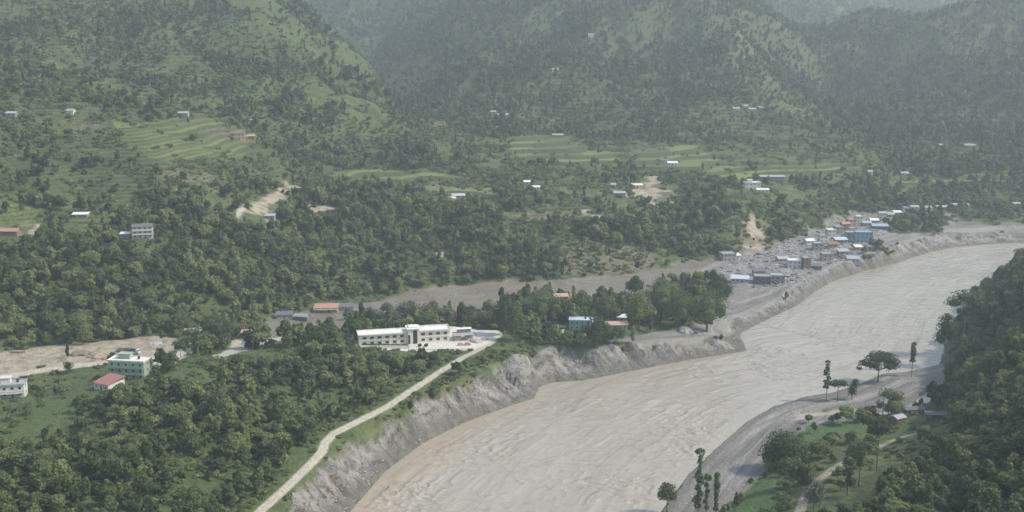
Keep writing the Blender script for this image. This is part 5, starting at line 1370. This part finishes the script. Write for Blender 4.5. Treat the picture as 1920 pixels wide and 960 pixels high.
src_far = [joined(SHAPES[k][0], SHAPES[k][1], .25, 150, .85, M_FAR, 90 + k) for k in (0, 1, 4)] + [joined(SPIRE, 6, .25, 110, .75, M_FAR, 98), joined(SHAPES[5][0], 8, .25, 110, .75, M_FAR, 99)]
g = np.random.default_rng(77)
nearm = forest_keep & (Y_ < 1150)
farm = forest_keep & (Y_ >= 1150)
w7 = np.array([.2, .16, .2, .2, .14, .04, .06])
o = gn_scatter("forest", X_[nearm], Y_[nearm], Z_[nearm] - .2, S_[nearm], g.choice(7, nearm.sum(), p=w7), src_mid, 1)
tag(o, "mixed green broadleaf forest covering the nearer valley slopes", "forest", kind="stuff")
o = gn_scatter("hill_forest", X_[farm], Y_[farm], Z_[farm] - .2, S_[farm], g.choice(5, farm.sum(), p=[.22, .2, .2, .22, .16]), src_far, 2)
tag(o, "hazy blue-green forest covering the hills across the valley", "forest", kind="stuff")

# undergrowth: low shrubs between the trees and along banks
def bush(seed, n, mat, R_=1.5, h=1.5):
    g = random.Random(seed)
    lb = [(g.uniform(-.6, .6) * R_, g.uniform(-.6, .6) * R_, h * g.uniform(.25, .5), R_ * g.uniform(.4, .7), R_ * g.uniform(.4, .7), h * g.uniform(.35, .6)) for _ in range(4)]
    return crown_mesh("shrub_kind", lb, n, .26, mat, True, seed)
bx_, by_ = scatter(230, 1150, 3.4, .62, 21)
b2x, b2y = scatter(1150, 1800, 5.0, .54, 22)
bx_, by_ = np.concatenate([bx_, b2x]), np.concatenate([by_, b2y])
mud_ = sample(np.maximum.reduce([mudall, z_cliff, z_yard, z_paddy, np.clip(z_dirt * 0.95, 0, 1), z_track]), bx_, by_)
dr_ = sample(np.minimum(dRoad, dPath), bx_, by_); fld = sample(z_field, bx_, by_)
pr = np.clip(0.10 + 0.35 * sample(banktop, bx_, by_) + (fbm(bx_ / 18, by_ / 18, 401, 3) - .42) * 2.4 + 0.6 * sample(z_wood, bx_, by_), 0.03, .9) * (1 - mud_) * np.where(by_ > 1150, 1.5, 1) * (1 - np.where((by_ < 600) & (bx_ < 0), .55, .93) * fld)
m = (g.random(len(bx_)) < pr) & (dr_ > 3.4) & (sample(dsh, bx_, by_) > 5) & (~(sample(inriver.astype(float), bx_, by_) > 0))
for (hx, hy, hr) in NEAR_CLEAR:
    m &= ((bx_ - hx) ** 2 + (by_ - hy) ** 2 > (hr * .75) ** 2)
bx_, by_ = bx_[m], by_[m]
bz_ = sample(Z, bx_, by_); v = visible(bx_, by_, bz_, 1.5)
bx_, by_, bz_ = bx_[v], by_[v], bz_[v]
print("shrubs", len(bx_))
o = gn_scatter("undergrowth", bx_, by_, bz_ - .1, g.uniform(.5, 1.35, len(bx_)) * np.where(by_ > 900, 1.5, 1.0), g.integers(0, 4, len(bx_)), [bush(1, 110, M_MID), bush(2, 110, M_ALL), bush(3, 110, M_LITE), bush(4, 110, M_MID, 1.8, 1.2)], 3)
tag(o, "low green shrubs and undergrowth between trees and on banks", "undergrowth", kind="stuff")

# stones and wreckage
sx_, sy_ = scatter(330, 1150, 2.6, .5, 31)
dens = sample(np.maximum(z_cliff * .8 * (dsh < 9), z_cliff * .12) + z_town * .8 + mudall * .05 + z_dirt * .06, sx_, sy_) * np.clip(fbm(sx_ / 15, sy_ / 15, 501, 3) * 3 - .9, .1, 1)
m = (g.random(len(sx_)) < dens) & (sample(inriver.astype(float), sx_, sy_) < .5) & (sample(dRoad, sx_, sy_) > 3) & (sample(z_yard, sx_, sy_) < .1)
sx_, sy_ = sx_[m], sy_[m]
print("stones", len(sx_))
srcs = []
for k, mt in enumerate((W["concrete"], W["grey"], W["dulltin"])):
    q = rock_mesh(k); q.materials.append(mt); srcs.append(q)
tn = sample(z_town, sx_, sy_)
srcs += [plank_mesh(1, W["tin"], (1.6, .9, .12)), plank_mesh(2, W["slate"], (1.3, .5, .7)), plank_mesh(3, W["dulltin"], (.9, .7, .5)), plank_mesh(4, W["brown"], (1.8, .3, .3))]
pk = np.where(g.random(len(sx_)) < tn * .6, g.integers(3, 7, len(sx_)), g.choice(3, len(sx_), p=[.5, .4, .1]))
o = gn_scatter("rubble", sx_, sy_, sample(Z, sx_, sy_), g.uniform(.2, .8, len(sx_)) * (1 + 1.1 * tn), pk, srcs, 6)
tag(o, "grey stones and wreckage strewn over silt and bank foot", "rubble", kind="stuff")

# ---------------------------------------------------------------- haze
hm = bpy.data.materials.new("haze")
hm.use_nodes = True
hn = hm.node_tree
hn.nodes.clear()
ho = hn.nodes.new("ShaderNodeOutputMaterial")
pv = hn.nodes.new("ShaderNodeVolumePrincipled")
pv.inputs["Color"].default_value = (*HAZE_COLOR, 1)
pv.inputs["Density"].default_value = HAZE_DENSITY
pv.inputs["Anisotropy"].default_value = 0.2
hn.links.new(pv.outputs[0], ho.inputs["Volume"])
haze = MB().box(-5600, 5600, -900, 6700, -5, 1250).build("haze", hm)
tag(haze, "pale blue humid haze filling the valley air", "haze", kind="stuff")
